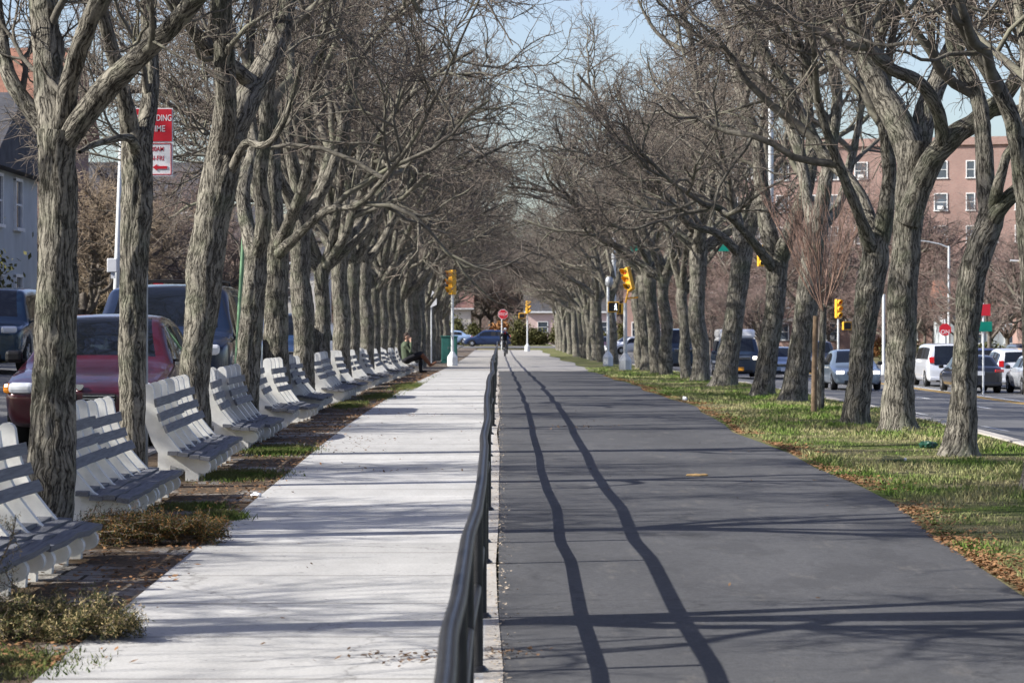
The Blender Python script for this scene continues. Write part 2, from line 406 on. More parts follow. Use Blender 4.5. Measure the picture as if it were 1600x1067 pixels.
# ================================================================ trees
def resample(P, Rr, n):
    P = np.asarray(P, float); Rr = np.asarray(Rr, float)
    # Catmull-Rom through the points
    m = len(P); Pe = np.vstack([2 * P[0] - P[1], P, 2 * P[-1] - P[-2]]); t = np.linspace(0, m - 1, max(n, 2) * 6); i = np.minimum(t.astype(int), m - 2); u = (t - i)[:, None]
    p0, p1, p2, p3 = Pe[i], Pe[i + 1], Pe[i + 2], Pe[i + 3]
    C = .5 * ((2 * p1) + (-p0 + p2) * u + (2 * p0 - 5 * p1 + 4 * p2 - p3) * u ** 2 + (-p0 + 3 * p1 - 3 * p2 + p3) * u ** 3)
    r = np.interp(t, np.arange(m), Rr)
    s = np.concatenate([[0], np.cumsum(np.linalg.norm(np.diff(C, axis=0), axis=1))]); q = np.linspace(0, s[-1], n)
    return np.stack([np.interp(q, s, C[:, k]) for k in range(3)], 1), np.interp(q, s, r), s[-1]
def vnoise(u, v, nu, seed):
    """value noise, periodic in u (0..1) with nu cells"""
    g = np.random.default_rng(seed).random((256, nu)); ui = np.floor(u * nu).astype(int); uf = u * nu - ui; vi = np.floor(v).astype(int); vf = v - vi
    uf = uf * uf * (3 - 2 * uf); vf = vf * vf * (3 - 2 * vf)
    a = g[vi % 256, ui % nu]; b = g[vi % 256, (ui + 1) % nu]; c = g[(vi + 1) % 256, ui % nu]; d = g[(vi + 1) % 256, (ui + 1) % nu]
    return (a * (1 - uf) + b * uf) * (1 - vf) + (c * (1 - uf) + d * uf) * vf
def frames(P):
    """P (N,K,3) -> tangent and two normals (N,K,3)"""
    T = np.gradient(P, axis=1); T /= np.linalg.norm(T, axis=2, keepdims=True) + 1e-9
    ch = P[:, -1] - P[:, 0]; ch /= np.linalg.norm(ch, axis=1, keepdims=True) + 1e-9
    ref = np.where(np.abs(ch[:, 2:3]) < .8, np.array([[0, 0, 1.]]), np.array([[.3, 1., 0]]))
    A = np.cross(T, ref[:, None, :]); A /= np.linalg.norm(A, axis=2, keepdims=True) + 1e-9
    return T, A, np.cross(T, A)
def tubes(P, Rr, S):
    """many tubes at once -> verts, quads, uv"""
    N, K, _ = P.shape; T, A, B = frames(P); q = np.arange(S) * 2 * PI / S
    V = P[:, :, None, :] + Rr[:, :, None, None] * (A[:, :, None, :] * np.cos(q)[None, None, :, None] + B[:, :, None, :] * np.sin(q)[None, None, :, None])
    base = (np.arange(N) * K * S)[:, None, None] + (np.arange(K - 1) * S)[None, :, None]; k = np.arange(S)[None, None, :]; k2 = (k + 1) % S
    Q = np.stack([base + k, base + k2, base + S + k2, base + S + k], -1).reshape(-1, 4)
    return V.reshape(-1, 3), Q
def bark_tube(pts, rad, S, step, seed, amp=.012, flare=0):
    P, r, L = resample(pts, rad, 8); n = max(4, int(L / step)); P, r, L = resample(pts, rad, n)
    T, A, B = frames(P[None]); A = A[0]; B = B[0]
    q = np.arange(S) / S; v = np.linspace(0, L, n)
    U, Vv = np.meshgrid(q, v); rr = np.repeat(r[:, None], S, 1)
    nu = max(5, int(2 * PI * r.mean() / .045))
    ridge = 1 - np.abs(2 * vnoise(U, Vv * 4.5, nu, seed) - 1)
    lump = vnoise(U, Vv * 1.6, 4, seed + 1) - .5; lump2 = vnoise(U, Vv * 4, 6, seed + 2) - .5
    k = np.minimum(1, r / .1)[:, None]
    rr = rr * (1 + .26 * lump + .1 * lump2) + (ridge - .55) * amp * 2 * k
    if flare: rr = rr + flare * np.exp(-Vv / .14) * (.55 + .9 * vnoise(U, Vv * 0, 5, seed + 3))
    ang = q * 2 * PI
    V = P[:, None, :] + rr[..., None] * (A[:, None, :] * np.cos(ang)[None, :, None] + B[:, None, :] * np.sin(ang)[None, :, None])
    i = np.arange(n - 1)[:, None] * S; k_ = np.arange(S)[None]; k2 = (k_ + 1) % S
    Q = np.stack([i + k_, i + k2, i + S + k2, i + S + k_], -1).reshape(-1, 4)
    circ = 2 * PI * r.mean(); off = (seed * .37) % 7
    u0 = np.broadcast_to(q[None] * circ, (n - 1, S)); u1 = u0 + circ / S; va = np.broadcast_to(v[:-1, None], (n - 1, S)); vb = np.broadcast_to(v[1:, None], (n - 1, S))
    UV = np.stack([np.stack([u0, va], -1), np.stack([u1, va], -1), np.stack([u1, vb], -1), np.stack([u0, vb], -1)], 2) + off
    return V.reshape(-1, 3), Q, UV.reshape(-1, 2)
def grow(P, Rr, n, rg, t0, t1, lo, hi, ang, K, wig, trop, rk, taper=.45, rmin=.0016):
    """children of every branch in P (N,K0,3): n each"""
    N, K0, _ = P.shape
    base = (np.arange(n) + rg.random((N, n))) / n; t = t0 + (t1 - t0) * base
    f = t * (K0 - 1); i = np.minimum(f.astype(int), K0 - 2); u = (f - i)[..., None]; ar = np.arange(N)[:, None]
    p = P[ar, i] * (1 - u) + P[ar, i + 1] * u; tan = P[ar, i + 1] - P[ar, i]; tan /= np.linalg.norm(tan, axis=2, keepdims=True) + 1e-9
    r = Rr[ar, i] * (1 - u[..., 0]) + Rr[ar, i + 1] * u[..., 0]
    rv = rg.normal(size=(N, n, 3)); rv -= tan * (rv * tan).sum(2, keepdims=True); rv /= np.linalg.norm(rv, axis=2, keepdims=True) + 1e-9
    a = R(ang) * (.6 + .8 * rg.random((N, n, 1)))
    d = (tan * np.cos(a) + rv * np.sin(a)).reshape(-1, 3); p = p.reshape(-1, 3); M = N * n
    L = (lo + (hi - lo) * rg.random(M)) * (1.15 - .55 * t.reshape(-1)); st = (L / (K - 1))[:, None]
    out = np.zeros((M, K, 3)); out[:, 0] = p
    for k in range(1, K):
        d = d + rg.normal(size=(M, 3)) * wig; d[:, 2] += trop; d /= np.linalg.norm(d, axis=1, keepdims=True)
        out[:, k] = out[:, k - 1] + d * st
    r0 = np.minimum(r.reshape(-1) * .85, rk * (.7 + .6 * rg.random(M)))
    Ro = np.maximum(rmin, r0[:, None] * np.linspace(1, taper, K)[None])
    return out, Ro
def crown_mesh(name, limbs, seed, parent, mats, dens=1.0, size=1.0, thick=1.0, levels=4, extra=None, up=.07, more=None):
    rg = np.random.default_rng(seed)
    Vs, Qs, Ms = [], [], []; off = 0
    def put(P, Rr, S, m, thick=1):
        nonlocal off
        V, Q = tubes(P, Rr * thick, S); Vs.append(V); Qs.append(Q + off); Ms.append(np.full(len(Q), m)); off += len(V)
    if extra:
        U = [resample(p, r, 10)[:2] for p, r in extra]; put(np.array([a for a, _ in U]), np.array([b for _, b in U]), 9, 0)
    for limbs, dens, size, thick, up in [(limbs, dens, size, thick, up)] + (more or []):
        L0 = [resample(p, r, 10)[:2] for p, r in limbs]; P = np.array([a for a, _ in L0]); Rr = np.array([b for _, b in L0])
        P1, R1 = grow(P, Rr, int(8 * dens + .5), rg, .22, 1, 1.6 * size, 3.0 * size, 42, 9, .20, up, .060, .38); put(P1, R1, 7, 0, thick)
        P2, R2 = grow(P1, R1, 7, rg, .15, 1, .8 * size, 1.7 * size, 44, 7, .24, .04, .021, .42); put(P2, R2, 5, 0, thick)
        P3, R3 = grow(P2, R2, 6, rg, .1, 1, .35 * size, .95 * size, 46, 6, .24, .0, .0075, .5, .003); put(P3, R3, 4, 1, thick)
        P4, R4 = grow(P3, R3, max(1, int(4 * dens + .5)), rg, .1, 1, .14 * size, .5 * size, 48, 5, .26, -.02, .0038, .6, .0022); put(P4, R4, 3, 1, thick)
    return npmesh(name, np.vstack(Vs), np.vstack(Qs), None, parent, fmat=np.concatenate(Ms), mats=mats)
def trunk_mesh(trunk, limbs, seed, parent, S=26, step=.05, mat=None, flare=.06, ext=None):
    Vs, Qs, U = [], [], []; off = 0
    for j, (p, r) in enumerate([trunk] + limbs):
        V, Q, uv = bark_tube(p, r, S if j == 0 else max(8, int(S * .7)), step, seed + j * 7, .012 if j == 0 else .007, flare if j == 0 else 0)
        Vs.append(V); Qs.append(Q + off); U.append(uv); off += len(V)
    return npmesh('trunk', np.vstack(Vs), np.vstack(Qs), mat or BARK, parent, uv=np.vstack(U))
def trace(pts, d, base, dd=0.0, yy=None):
    """pixel polyline (px, py, width, depth offset) at distance d -> local 3-D polyline and radii"""
    P = []; Rr = []
    for i, q in enumerate(pts):
        px, py, wd = q[:3]; dy = q[3] if len(q) > 3 else 0; D = d + dy
        P.append((PX(px, D) - base[0], dy, PZ(py, D) - base[2])); Rr.append(wd / 2 * D / F)
    return P, Rr
def extend_up(limb, rg, n=3, step=1.1, spread=.35, out=None):
    """continue a limb that leaves the frame"""
    P, r = list(map(np.array, limb[0])), list(limb[1]); d = P[-1] - P[-2]; d = d / np.linalg.norm(d)
    for k in range(n):
        d = d + rg.normal(size=3) * spread * .5; d[2] = abs(d[2]) * .9 + .18
        if out is not None: d += np.array(out) * .12
        d /= np.linalg.norm(d); P.append(P[-1] + d * step); r.append(max(.014, r[-1] * .74))
    return P, r
def generic(seed, fork=2.9, rad=.17, lean=(0, 0), nl=4, reach=1.0, height=1.0, side=0):
    """a bare street tree: sinuous trunk and arching limbs, base at the origin"""
    rg = np.random.default_rng(seed); tz = [-.15, .7, 1.5, 2.2, fork]
    x = y = 0; tp = []
    for k, z in enumerate(tz):
        tp.append((x, y, z)); x += lean[0] / 4 + rg.normal() * .05; y += lean[1] / 4 + rg.normal() * .05
    tr = [rad * 1.12, rad, rad * .94, rad * .92, rad * 1.02]; limbs = []; a0 = rg.random() * 6.28
    top = np.array(tp[-1])
    for k in range(nl):
        a = a0 + k * 2 * PI / nl + rg.normal() * .3; o = np.array([math.cos(a), math.sin(a), 0])
        p = top - np.array([0, 0, .25]); P = [p]; d = o * (.55 + .3 * rg.random()) + np.array([side * .25, 0, .75]); r0 = rad * (.5 + .16 * rg.random()); r = [r0 * 1.25]
        for s in range(7):
            d = d + rg.normal(size=3) * .2 + np.array([side * .05, 0, .10 if s < 4 else -.06]) + o * (.06 if s > 1 else 0)
            d /= np.linalg.norm(d); P.append(P[-1] + d * np.array([reach, reach, height]) * (.6 + .3 * rg.random())); r.append(r0 * (1 - .105 * (s + 1)))
        limbs.append((P, r))
    P = [top - np.array([0, 0, .3])]; d = np.array([rg.normal() * .2, rg.normal() * .2, 1]); r = [rad * .75]
    for s in range(6):
        d = d + rg.normal(size=3) * .2; d[2] = abs(d[2]); d /= np.linalg.norm(d); P.append(P[-1] + d * .75 * height); r.append(rad * .62 * (1 - .12 * s))
    limbs.append((P, r))
    return (tp, tr), limbs
TREECAT = 'tree'
# ---- hero trees of the left row, traced at their own distance
GL = 'bare trees in the row behind the benches'; GR = 'bare trees in the row on the grass verge'
HERO = [
 ('gnarled bare tree with a four-way fork, nearest trunk behind the white benches at left', GL, 19.2, 72, 1,
  [(72, 860, 84), (75, 780, 72), (85, 640, 64), (90, 480, 62), (92, 330, 60), (92, 250, 62), (95, 205, 64)],
  [[(90, 225, 36), (50, 172, 28, .1), (16, 120, 24, .2), (4, 60, 20, .4), (-8, -10, 18, .5)],
   [(92, 225, 58), (80, 150, 48, .1), (74, 70, 42, .2), (64, -20, 38, .3)],
   [(96, 215, 44), (108, 130, 30, -.1), (132, 55, 28, -.3), (166, -20, 26, -.5)],
   [(96, 235, 40), (150, 160, 36, -.2), (200, 105, 34, -.5), (262, 50, 30, -.8), (318, -15, 28, -1.1)]]),
 ('slim dark trunked bare tree in front of the maroon sedan', GL, 24.6, 207, 2,
  [(205, 790, 42), (207, 730, 38), (207, 600, 40), (208, 450, 42), (213, 330, 46), (215, 250, 48), (214, 205, 46)],
  [[(222, 230, 32), (236, 150, 26, .2), (236, 80, 26, .3), (232, -15, 24, .4)],
   [(208, 225, 34), (196, 160, 25, -.2), (178, 90, 22, -.4), (160, 20, 20, -.6), (150, -20, 18, -.7)],
   [(214, 240, 20), (200, 215, 12, -.5), (150, 225, 10, -.9), (125, 238, 6, -1.2)]]),
 ('thick leaning furrowed bare tree with an elbow limb, before the dark blue utility vehicle', GL, 29.6, 303, 3,
  [(303, 720, 50), (304, 660, 48), (303, 600, 46), (308, 540, 46), (318, 470, 52), (324, 400, 56), (336, 320, 56), (346, 260, 54), (356, 215, 52)],
  [[(350, 235, 50), (372, 180, 46, .1), (400, 130, 38, .3), (432, 70, 32, .5), (450, -15, 30, .8)],
   [(348, 240, 44), (352, 160, 34, -.3), (350, 80, 32, -.5), (345, -15, 30, -.7)],
   [(404, 138, 24, .3), (365, 108, 25, 0), (322, 72, 23, -.3), (292, 30, 20, -.6), (268, -15, 18, -.8)],
   [(356, 280, 15, 0), (384, 225, 13, -.4), (408, 228, 11, -.6), (430, 215, 9, -.8), (452, 170, 8, -1.), (470, 100, 7, -1.2)]]),
 ('bare tree with a smooth s-curved trunk beside the light green pole', GL, 35.4, 385, 4,
  [(384, 690, 40), (384, 640, 38), (386, 580, 36), (392, 510, 36), (398, 440, 38), (400, 390, 34)],
  [[(400, 410, 30), (386, 350, 22, .3), (380, 290, 20, .5), (396, 230, 18, .8), (388, 150, 16, 1), (392, 60, 14, 1.2), (398, -15, 12, 1.4)],
   [(402, 405, 26), (412, 350, 24, -.3), (408, 280, 22, -.5), (416, 200, 22, -.6), (424, 100, 20, -.8), (448, 0, 18, -1)]]),
 ('pale barked bare tree with spreading low forks, fifth trunk along the left row', GL, 41.0, 431, 5,
  [(430, 650, 44), (431, 600, 40), (429, 540, 38), (432, 450, 38), (433, 385, 40)],
  [[(432, 400, 34), (426, 320, 32, .2), (422, 230, 30, .4), (420, 130, 26, .6), (432, 40, 22, .8), (440, -15, 18, 1)],
   [(434, 395, 24), (456, 340, 20, -.4), (474, 295, 18, -.7), (486, 235, 16, -.9), (482, 160, 14, -1), (500, 80, 13, -1.2), (516, 0, 11, -1.3)],
   [(433, 400, 20), (464, 370, 14, -.9), (510, 330, 12, -1.6), (560, 320, 10, -2.2), (600, 280, 8, -2.6)]]),
]
for lab, grp, d, bx, seed, tk, lm in HERO:
    base = (PX(bx, d), d, float(G(d))); t = thing('bare_tree', lab, TREECAT, base, 0, grp)
    rg = np.random.default_rng(seed)
    T = trace(tk, d, base); Ls = [trace(l, d, base) for l in lm]
    T[0][0] = (T[0][0][0], 0, -.12)
    trunk_mesh(T, Ls, seed * 31, t, S=44, step=.03)
    shadow_limbs = []  # leftward limbs added to throw more branch shadows onto the sidewalk
    for q in range(3):
        src = extend_up(Ls[q % len(Ls)], rg, 3, .9, .4)[0] if d < 34 else Ls[q % len(Ls)][0]; P0 = np.array(src[-1]); dd_ = np.array([-1, rg.normal() * .5, .55]); PP = [P0]
        for _ in range(6): dd_ = dd_ + rg.normal(size=3) * .22 + np.array([-.05, 0, .03]); dd_ /= np.linalg.norm(dd_); PP.append(PP[-1] + dd_ * .72)
        shadow_limbs.append((PP, list(np.linspace(.034, .014, 7))))
    ext = []
    for l in Ls:
        e2 = extend_up(l, rg, 4, .9, .35, (.1, 0, .5) if d < 34 else (.3, 0, .1)) if l[1][-1] > .03 else l
        ext.append(e2)
    ex = []; 
    for l, e2 in zip(Ls, ext):
        n = len(l[0])
        if len(e2[0]) > n: ex.append((e2[0][n - 1:], e2[1][n - 1:]))
    if d < 34:
        crown_mesh('crown', ex + shadow_limbs, seed * 13, t, [LIMB, TWIG], 1.2, .8, extra=ex + shadow_limbs, up=.22, more=[(Ls, .25, .45, .5, .14)])
    else: crown_mesh('crown', ext + shadow_limbs, seed * 13, t, [LIMB, TWIG], 1.0, .95, extra=ex + shadow_limbs)
# right-hand heroes
HEROR = [
 ('bare tree leaning in from beyond the right edge above the grass', GR, 24.4, 1626, 11,
  [(1626, 775, 60), (1624, 700, 44), (1618, 560, 40), (1612, 430, 38), (1606, 330, 36)],
  [[(1607, 350, 34), (1596, 260, 28, -.1), (1578, 180, 26, -.2), (1544, 112, 24, -.3), (1510, 50, 23, -.4), (1486, -20, 22, -.5)],
   [(1608, 345, 28), (1640, 250, 24, .3), (1690, 140, 20, .5), (1720, 0, 16, .6)],
   [(1606, 340, 22), (1590, 250, 18, .6), (1604, 120, 16, 1.), (1590, 0, 14, 1.4)]]),
 ('lichen-grey curving bare tree, rightmost whole trunk on the verge', GR, 29.8, 1500, 12,
  [(1500, 722, 62), (1502, 690, 48), (1507, 620, 42), (1509, 540, 40), (1514, 470, 42), (1524, 410, 44), (1540, 365, 42), (1550, 330, 42)],
  [[(1548, 345, 34), (1540, 290, 28, .1), (1538, 225, 26, .2), (1528, 150, 25, .3), (1500, 94, 24, .4), (1488, 50, 22, .5), (1496, -15, 20, .6)],
   [(1545, 355, 28), (1566, 322, 24, -.2), (1590, 298, 24, -.3), (1625, 275, 22, -.4), (1660, 200, 18, -.5)],
   [(1552, 335, 22), (1562, 285, 17, -.4), (1575, 240, 15, -.5), (1600, 215, 14, -.7), (1640, 150, 12, -1)]]),
 ('stoutest bare tree on the verge with yellow moss in its wide fork', GR, 35.6, 1404, 13,
  [(1404, 682, 82), (1404, 655, 62), (1406, 600, 54), (1410, 520, 52), (1414, 440, 50), (1418, 370, 48), (1422, 310, 50), (1427, 260, 58), (1430, 222, 60)],
  [[(1424, 250, 48), (1404, 192, 42, .1), (1376, 140, 36, .2), (1352, 85, 34, .3), (1336, 35, 28, .4), (1322, -15, 26, .5)],
   [(1432, 250, 40), (1444, 190, 34, .3), (1458, 140, 34, .5), (1476, 100, 32, .7), (1500, 50, 28, .9), (1516, -15, 24, 1.1)],
   [(1420, 350, 40, -.1), (1437, 294, 38, -.2), (1460, 246, 36, -.4), (1490, 212, 34, -.5), (1518, 194, 30, -.6), (1548, 170, 28, -.8), (1572, 148, 24, -1), (1600, 100, 20, -1.2), (1620, 30, 16, -1.3)],
   [(1474, 226, 22, -.5), (1468, 182, 22, -.8), (1452, 148, 22, -1), (1430, 124, 21, -1.1), (1394, 109, 20, -1.2), (1364, 82, 17, -1.3), (1348, 45, 15, -1.4), (1338, -15, 12, -1.5)]]),
 ('bare tree with a knobbed elbow, directly left of the stoutest verge tree', GR, 37.9, 1338, 14,
  [(1336, 670, 48), (1338, 640, 42), (1344, 590, 40), (1350, 520, 42), (1360, 450, 46), (1370, 400, 46), (1372, 360, 40)],
  [[(1370, 380, 32), (1352, 330, 24, .2), (1326, 280, 20, .4), (1290, 246, 20, .6), (1256, 185, 17, .8), (1228, 130, 15, 1), (1182, 62, 12, 1.2), (1150, -10, 10, 1.4)],
   [(1374, 380, 30), (1386, 320, 25, -.2), (1390, 260, 22, -.3), (1380, 180, 20, -.4), (1374, 90, 18, -.5), (1380, -15, 15, -.6)],
   [(1366, 400, 24), (1345, 340, 18, -.4), (1316, 270, 16, -.6), (1290, 200, 14, -.8), (1268, 120, 13, -1), (1240, 40, 11, -1.2), (1230, -15, 9, -1.3)]]),
 ('bare tree with whitish root flare, just behind the wooden stake', GR, 48.6, 1241, 15,
  [(1238, 640, 52), (1242, 610, 44), (1248, 560, 40), (1258, 490, 40), (1268, 420, 38), (1276, 350, 36)],
  [[(1276, 370, 28), (1262, 310, 20, .3), (1250, 240, 18, .5), (1228, 170, 15, .8), (1220, 90, 13, 1), (1200, 0, 10, 1.2)],
   [(1277, 370, 28), (1288, 300, 22, -.3), (1300, 230, 18, -.4), (1308, 140, 16, -.6), (1298, 60, 13, -.8), (1310, -15, 10, -1)],
   [(1276, 365, 20), (1310, 320, 15, .8), (1330, 250, 13, 1.2), (1345, 170, 11, 1.5), (1342, 80, 9, 1.8)]]),
 ('bare tree with a v fork in front of the white roofed van', GR, 53.3, 1194, 16,
  [(1192, 632, 42), (1194, 605, 37), (1200, 560, 34), (1210, 490, 34), (1215, 430, 35), (1216, 395, 36)],
  [[(1212, 410, 28), (1198, 350, 24, .1), (1190, 290, 22, .2), (1182, 220, 18, .3), (1158, 150, 16, .5), (1140, 60, 13, .8), (1120, -10, 10, 1)],
   [(1218, 410, 28), (1240, 350, 24, -.3), (1260, 300, 21, -.5), (1268, 230, 17, -.6), (1262, 150, 14, -.8), (1275, 60, 11, -1)],
   [(1208, 420, 18), (1170, 370, 12, -.8), (1130, 330, 10, -1.5), (1100, 320, 8, -2)]]),
 ('bare tree leaning right, second trunk left of the white roofed van', GR, 63.0, 1134, 17,
  [(1130, 615, 48), (1134, 590, 40), (1141, 540, 36), (1149, 480, 34), (1156, 420, 34), (1162, 375, 33)],
  [[(1160, 390, 28), (1182, 330, 22, -.3), (1196, 270, 18, -.4), (1200, 200, 16, -.5), (1190, 120, 13, -.6), (1196, 30, 10, -.8)],
   [(1160, 390, 24), (1150, 340, 18, .3), (1132, 280, 16, .5), (1118, 210, 14, .7), (1092, 150, 12, .9), (1080, 60, 9, 1.2)],
   [(1158, 400, 16), (1120, 365, 12, -.5), (1080, 350, 10, -.8), (1046, 310, 9, -1.2), (1010, 290, 7, -1.6)]]),
]
for lab, grp, d, bx, seed, tk, lm in HEROR:
    base = (PX(bx, d), d, float(G(d))); t = thing('bare_tree', lab, TREECAT, base, 0, grp)
    rg = np.random.default_rng(seed)
    T = trace(tk, d, base); Ls = [trace(l, d, base) for l in lm]
    T[0][0] = (T[0][0][0], 0, -.12); T = (T[0], [r * .92 for r in T[1]])
    trunk_mesh(T, Ls, seed * 31, t, S=36, step=.04, flare=.09)
    ext = [extend_up(l, rg, 3 if d < 50 else 2, .9, .5, (-.3, 0, 0)) if l[1][-1] > .03 else l for l in Ls]
    ex = [(e2[0][len(l[0]) - 1:], e2[1][len(l[0]) - 1:]) for l, e2 in zip(Ls, ext) if len(e2[0]) > len(l[0])]
    crown_mesh('crown', ext, seed * 17, t, [LIMB, TWIG], 1.25, .95, extra=ex, up=.13)
# ---- prototypes for the rest of both rows
protos = {}
def make_proto(key, seed, fork, rad, lean, nl, side, reach=1.05, height=1.0, S=20, mats=None, thick=1.0, levels=4, dens=1.0, size=1.0, label='', mat=None, name='bare_tree'):
    t = thing(name, label, TREECAT); T, Ls = generic(seed, fork, rad, lean, nl, reach, height, side)
    trunk_mesh(T, Ls, seed * 5, t, S=S, step=.07, mat=mat)
    crown_mesh('crown', Ls, seed * 3, t, mats or [LIMB, TWIG], dens, size, thick, levels); protos[key] = [t, False]; return t
def place(key, loc, rz, label, group=None, s=1.0):
    p = protos[key]
    o = copy_tree(p[0]) if p[1] else p[0]; p[1] = True
    o.location = loc; o.rotation_euler = (0, 0, rz); o.scale = (s, s, s); tag(o, label, TREECAT, group); return o
for k in range(4): make_proto('L%d' % k, 40 + k, 2.5 + .25 * k, .148 + .012 * k, (.12, 0), 4, .2, .98, dens=.9)
for k in range(4): make_proto('R%d' % k, 60 + k, 2.7 + .2 * k, .165 + .012 * k, (-.12, 0), 4, -.2, .95, dens=.9)
dl = [13.6, 8.2, 2.8] + [46.5 + 5.5 * i for i in range(25)]
n = 0
for i, d in enumerate(dl):
    x = -3.15 + rng.normal() * .07; far = i > 2
    if far: n += 1
    lab = ('bare tree behind the benches, %s trunk along the left row' % ordinal(n + 4)) if far else 'bare tree of the left row %s' % ['left of the frame just before the nearest benches', 'left of the frame beside the camera', 'left of the frame behind the camera'][i]
    place('L%d' % (i % 4), (x, d, float(G(d))), rng.uniform(-.5, .5) + (PI if i % 3 == 5 else 0), lab, GL, rng.uniform(.92, 1.08))
dr = [18.5, 12.5, 7] + [71, 77, 83, 89, 95.5, 102, 126, 140] + [150 + 7 * i for i in range(14)]
n = 0
for i, d in enumerate(dr):
    x = 5.0 + rng.normal() * .1; far = i > 2
    if far: n += 1
    lab = ('bare tree on the grass verge, %s trunk along the right row beyond the leaning one' % ordinal(n - 1)) if far else 'bare tree on the near verge out of view, %s' % ['nearer the leaning tree', 'in the middle', 'closest to the camera'][i]
    place('R%d' % (i % 4), (x, d, float(G(d))), rng.uniform(-.5, .5), lab, GR, rng.uniform(.92, 1.08))
# ---- background trees
for k in range(3): make_proto('B%d' % k, 80 + k, 2.2, .16, (0, 0), 5, 0, 1.15, 1.0, 12, [FARBARK, TWIGR], 1.5, 4, 1.0, 1.1, mat=FARBARK)
for k in range(2): make_proto('T%d' % k, 90 + k, 1.6, .13, (0, 0), 5, 0, 1.0, .9, 12, [FARBARK, TWIGB], 1.6, 4, 1.1, 1.0, mat=FARBARK)
GB = 'reddish bare trees beyond the avenue'; GC = 'bare trees among the houses at left'; GD = 'distant bare trees closing the end of the path'
cnt = 0
for d in np.arange(92, 262, 13):
    for x in (29, 38, 50):
        if x * F / d + VX > 1690: continue
        xx = x + rng.uniform(-2.5, 2.5); yy = d + rng.uniform(-4, 4); cnt += 1
        place('B%d' % (cnt % 3), (xx, yy, gz(xx, yy)), rng.uniform(0, 6.28), 'reddish twigged bare tree across the avenue in front of the brick apartments', GB, rng.uniform(.75, 1.0))
for i, (x, d) in enumerate(((26.9, 118), (30, 132), (34, 150), (27.5, 158), (38, 170), (31, 182), (44, 190), (28, 205), (36, 214), (47, 225), (30, 238), (22.5, 250), (26, 232), (19, 258), (15, 262))):
    if VX + x * F / d > 1400: continue
    cnt += 1; place('B%d' % (cnt % 3), (x, d, gz(x, d)), rng.uniform(0, 6.28), 'tall reddish twigged bare tree screening the brick apartments', GB, rng.uniform(1.3, 1.7))
for d in np.arange(150, 330, 22):
    xx = 17.6 + rng.uniform(-.2, .2) if d > 175 else None
    if xx: place('B%d' % (int(d) % 3), (xx + 4.5 * 0, float(d), gz(17.6, d)), rng.uniform(0, 6.28), 'bare tree rising from the middle of the avenue', 'bare trees along the median', rng.uniform(.7, .85))
for i, (x, d) in enumerate(((-13.2, 4), (-13.6, 11), (-13.1, 18), (-13.5, 25), (-14, 31))):  # trees out of view, added so their crowns streak the walks with shadow
    place('T%d' % (i % 2), (x, d, gz(x, d)), rng.uniform(0, 6.28), 'unseen bare tree added left of frame across the service road for branch shadows, %s ahead' % ordinal(i), GC, 1.15)
for i in range(30):
    d = 34 + i * 6.2 + rng.uniform(-2, 2); x = rng.uniform(-17, -12.6) - .035 * max(0, d - 100)
    if d < 92 and -100 < VX + x * F / d < 430: continue
    place(('T%d' % (i % 2)) if i % 3 else 'B%d' % (i % 3), (x, d, gz(x, d)), rng.uniform(0, 6.28), 'tan twigged bare tree across the service road on the house side' if i % 3 else 'reddish twigged bare tree across the service road on the house side', GC, rng.uniform(.75, 1.05))
for i in range(44):
    d = rng.uniform(330, 430); x = -34 + 74 * (i + rng.random()) / 44
    place(('B%d' % (i % 3)) if i % 4 else 'T%d' % (i % 2), (x, d, gz(min(x, 5), d)), rng.uniform(0, 6.28), 'distant bare tree beyond the cross street with red-brown twigs' if i % 4 else 'distant bare tree beyond the cross street with tan twigs', GD, rng.uniform(1.2, 2.0))
# ================================================================ fence
FT = [(4, -.125, .70), (6.8, -.126, .70), (7.8, -.134, .692), (8.7, -.120, .705), (10.8, -.118, .697), (12.4, -.092, .703), (14.5, -.085, .69), (17.5, -.086, .705), (19.0, -.099, .69), (21.9, -.082, .705), (24.4, -.10, .69)]
y = 27.0
while y < 236: FT.append((y, -.088 + rng.uniform(-.024, .024), .698 + rng.uniform(-.015, .015))); y += 2.45
fen = thing('fence', 'low black pipe railing with wavy top rail between the sidewalk and the asphalt path', 'fence', (-.08, 3, gz(0, 3)))
bx_, by_, bz_ = fen.location
rail = []; mid = []
for i, (yy, xx, zz) in enumerate(FT):
    g = gz(0, yy); rail.append((xx - bx_, yy - by_, g + zz - bz_)); mid.append((-.1 + (xx + .1) * .7 - bx_, yy - by_, g + .36 + (zz - .70) - bz_))
    if i + 1 < len(FT):
        y2, x2, z2 = FT[i + 1]
        for f in (.12, .5, .88):
            s = f * f * (3 - 2 * f); ym = yy + (y2 - yy) * f; xm = xx + (x2 - xx) * s; zm = zz + (z2 - zz) * s; g = gz(0, ym)
            rail.append((xm - bx_, ym - by_, g + zm - bz_)); mid.append((-.1 + (xm + .1) * .7 - bx_, ym - by_, g + .36 + (zm - .70) - bz_))
m = MB(); m.tube(rail, .027, 14); m.build('top_rail', BLACKP, fen)
m = MB(); m.tube(mid, .022, 10); m.build('mid_rail', BLACKP, fen)
for yy, xx, zz in FT[:75]:
    g = gz(0, yy); m = MB(); m.tube([(xx - bx_, yy - by_, g - .06 - bz_), (xx - bx_, yy - by_, g + zz - .01 - bz_)], .027, 10)
    m.lathe([(.05, g - bz_ + .001), (.05, g - bz_ + .014), (.032, g - bz_ + .03)], (xx - bx_, yy - by_, 0), 12); m.build('post', BLACKP, fen)

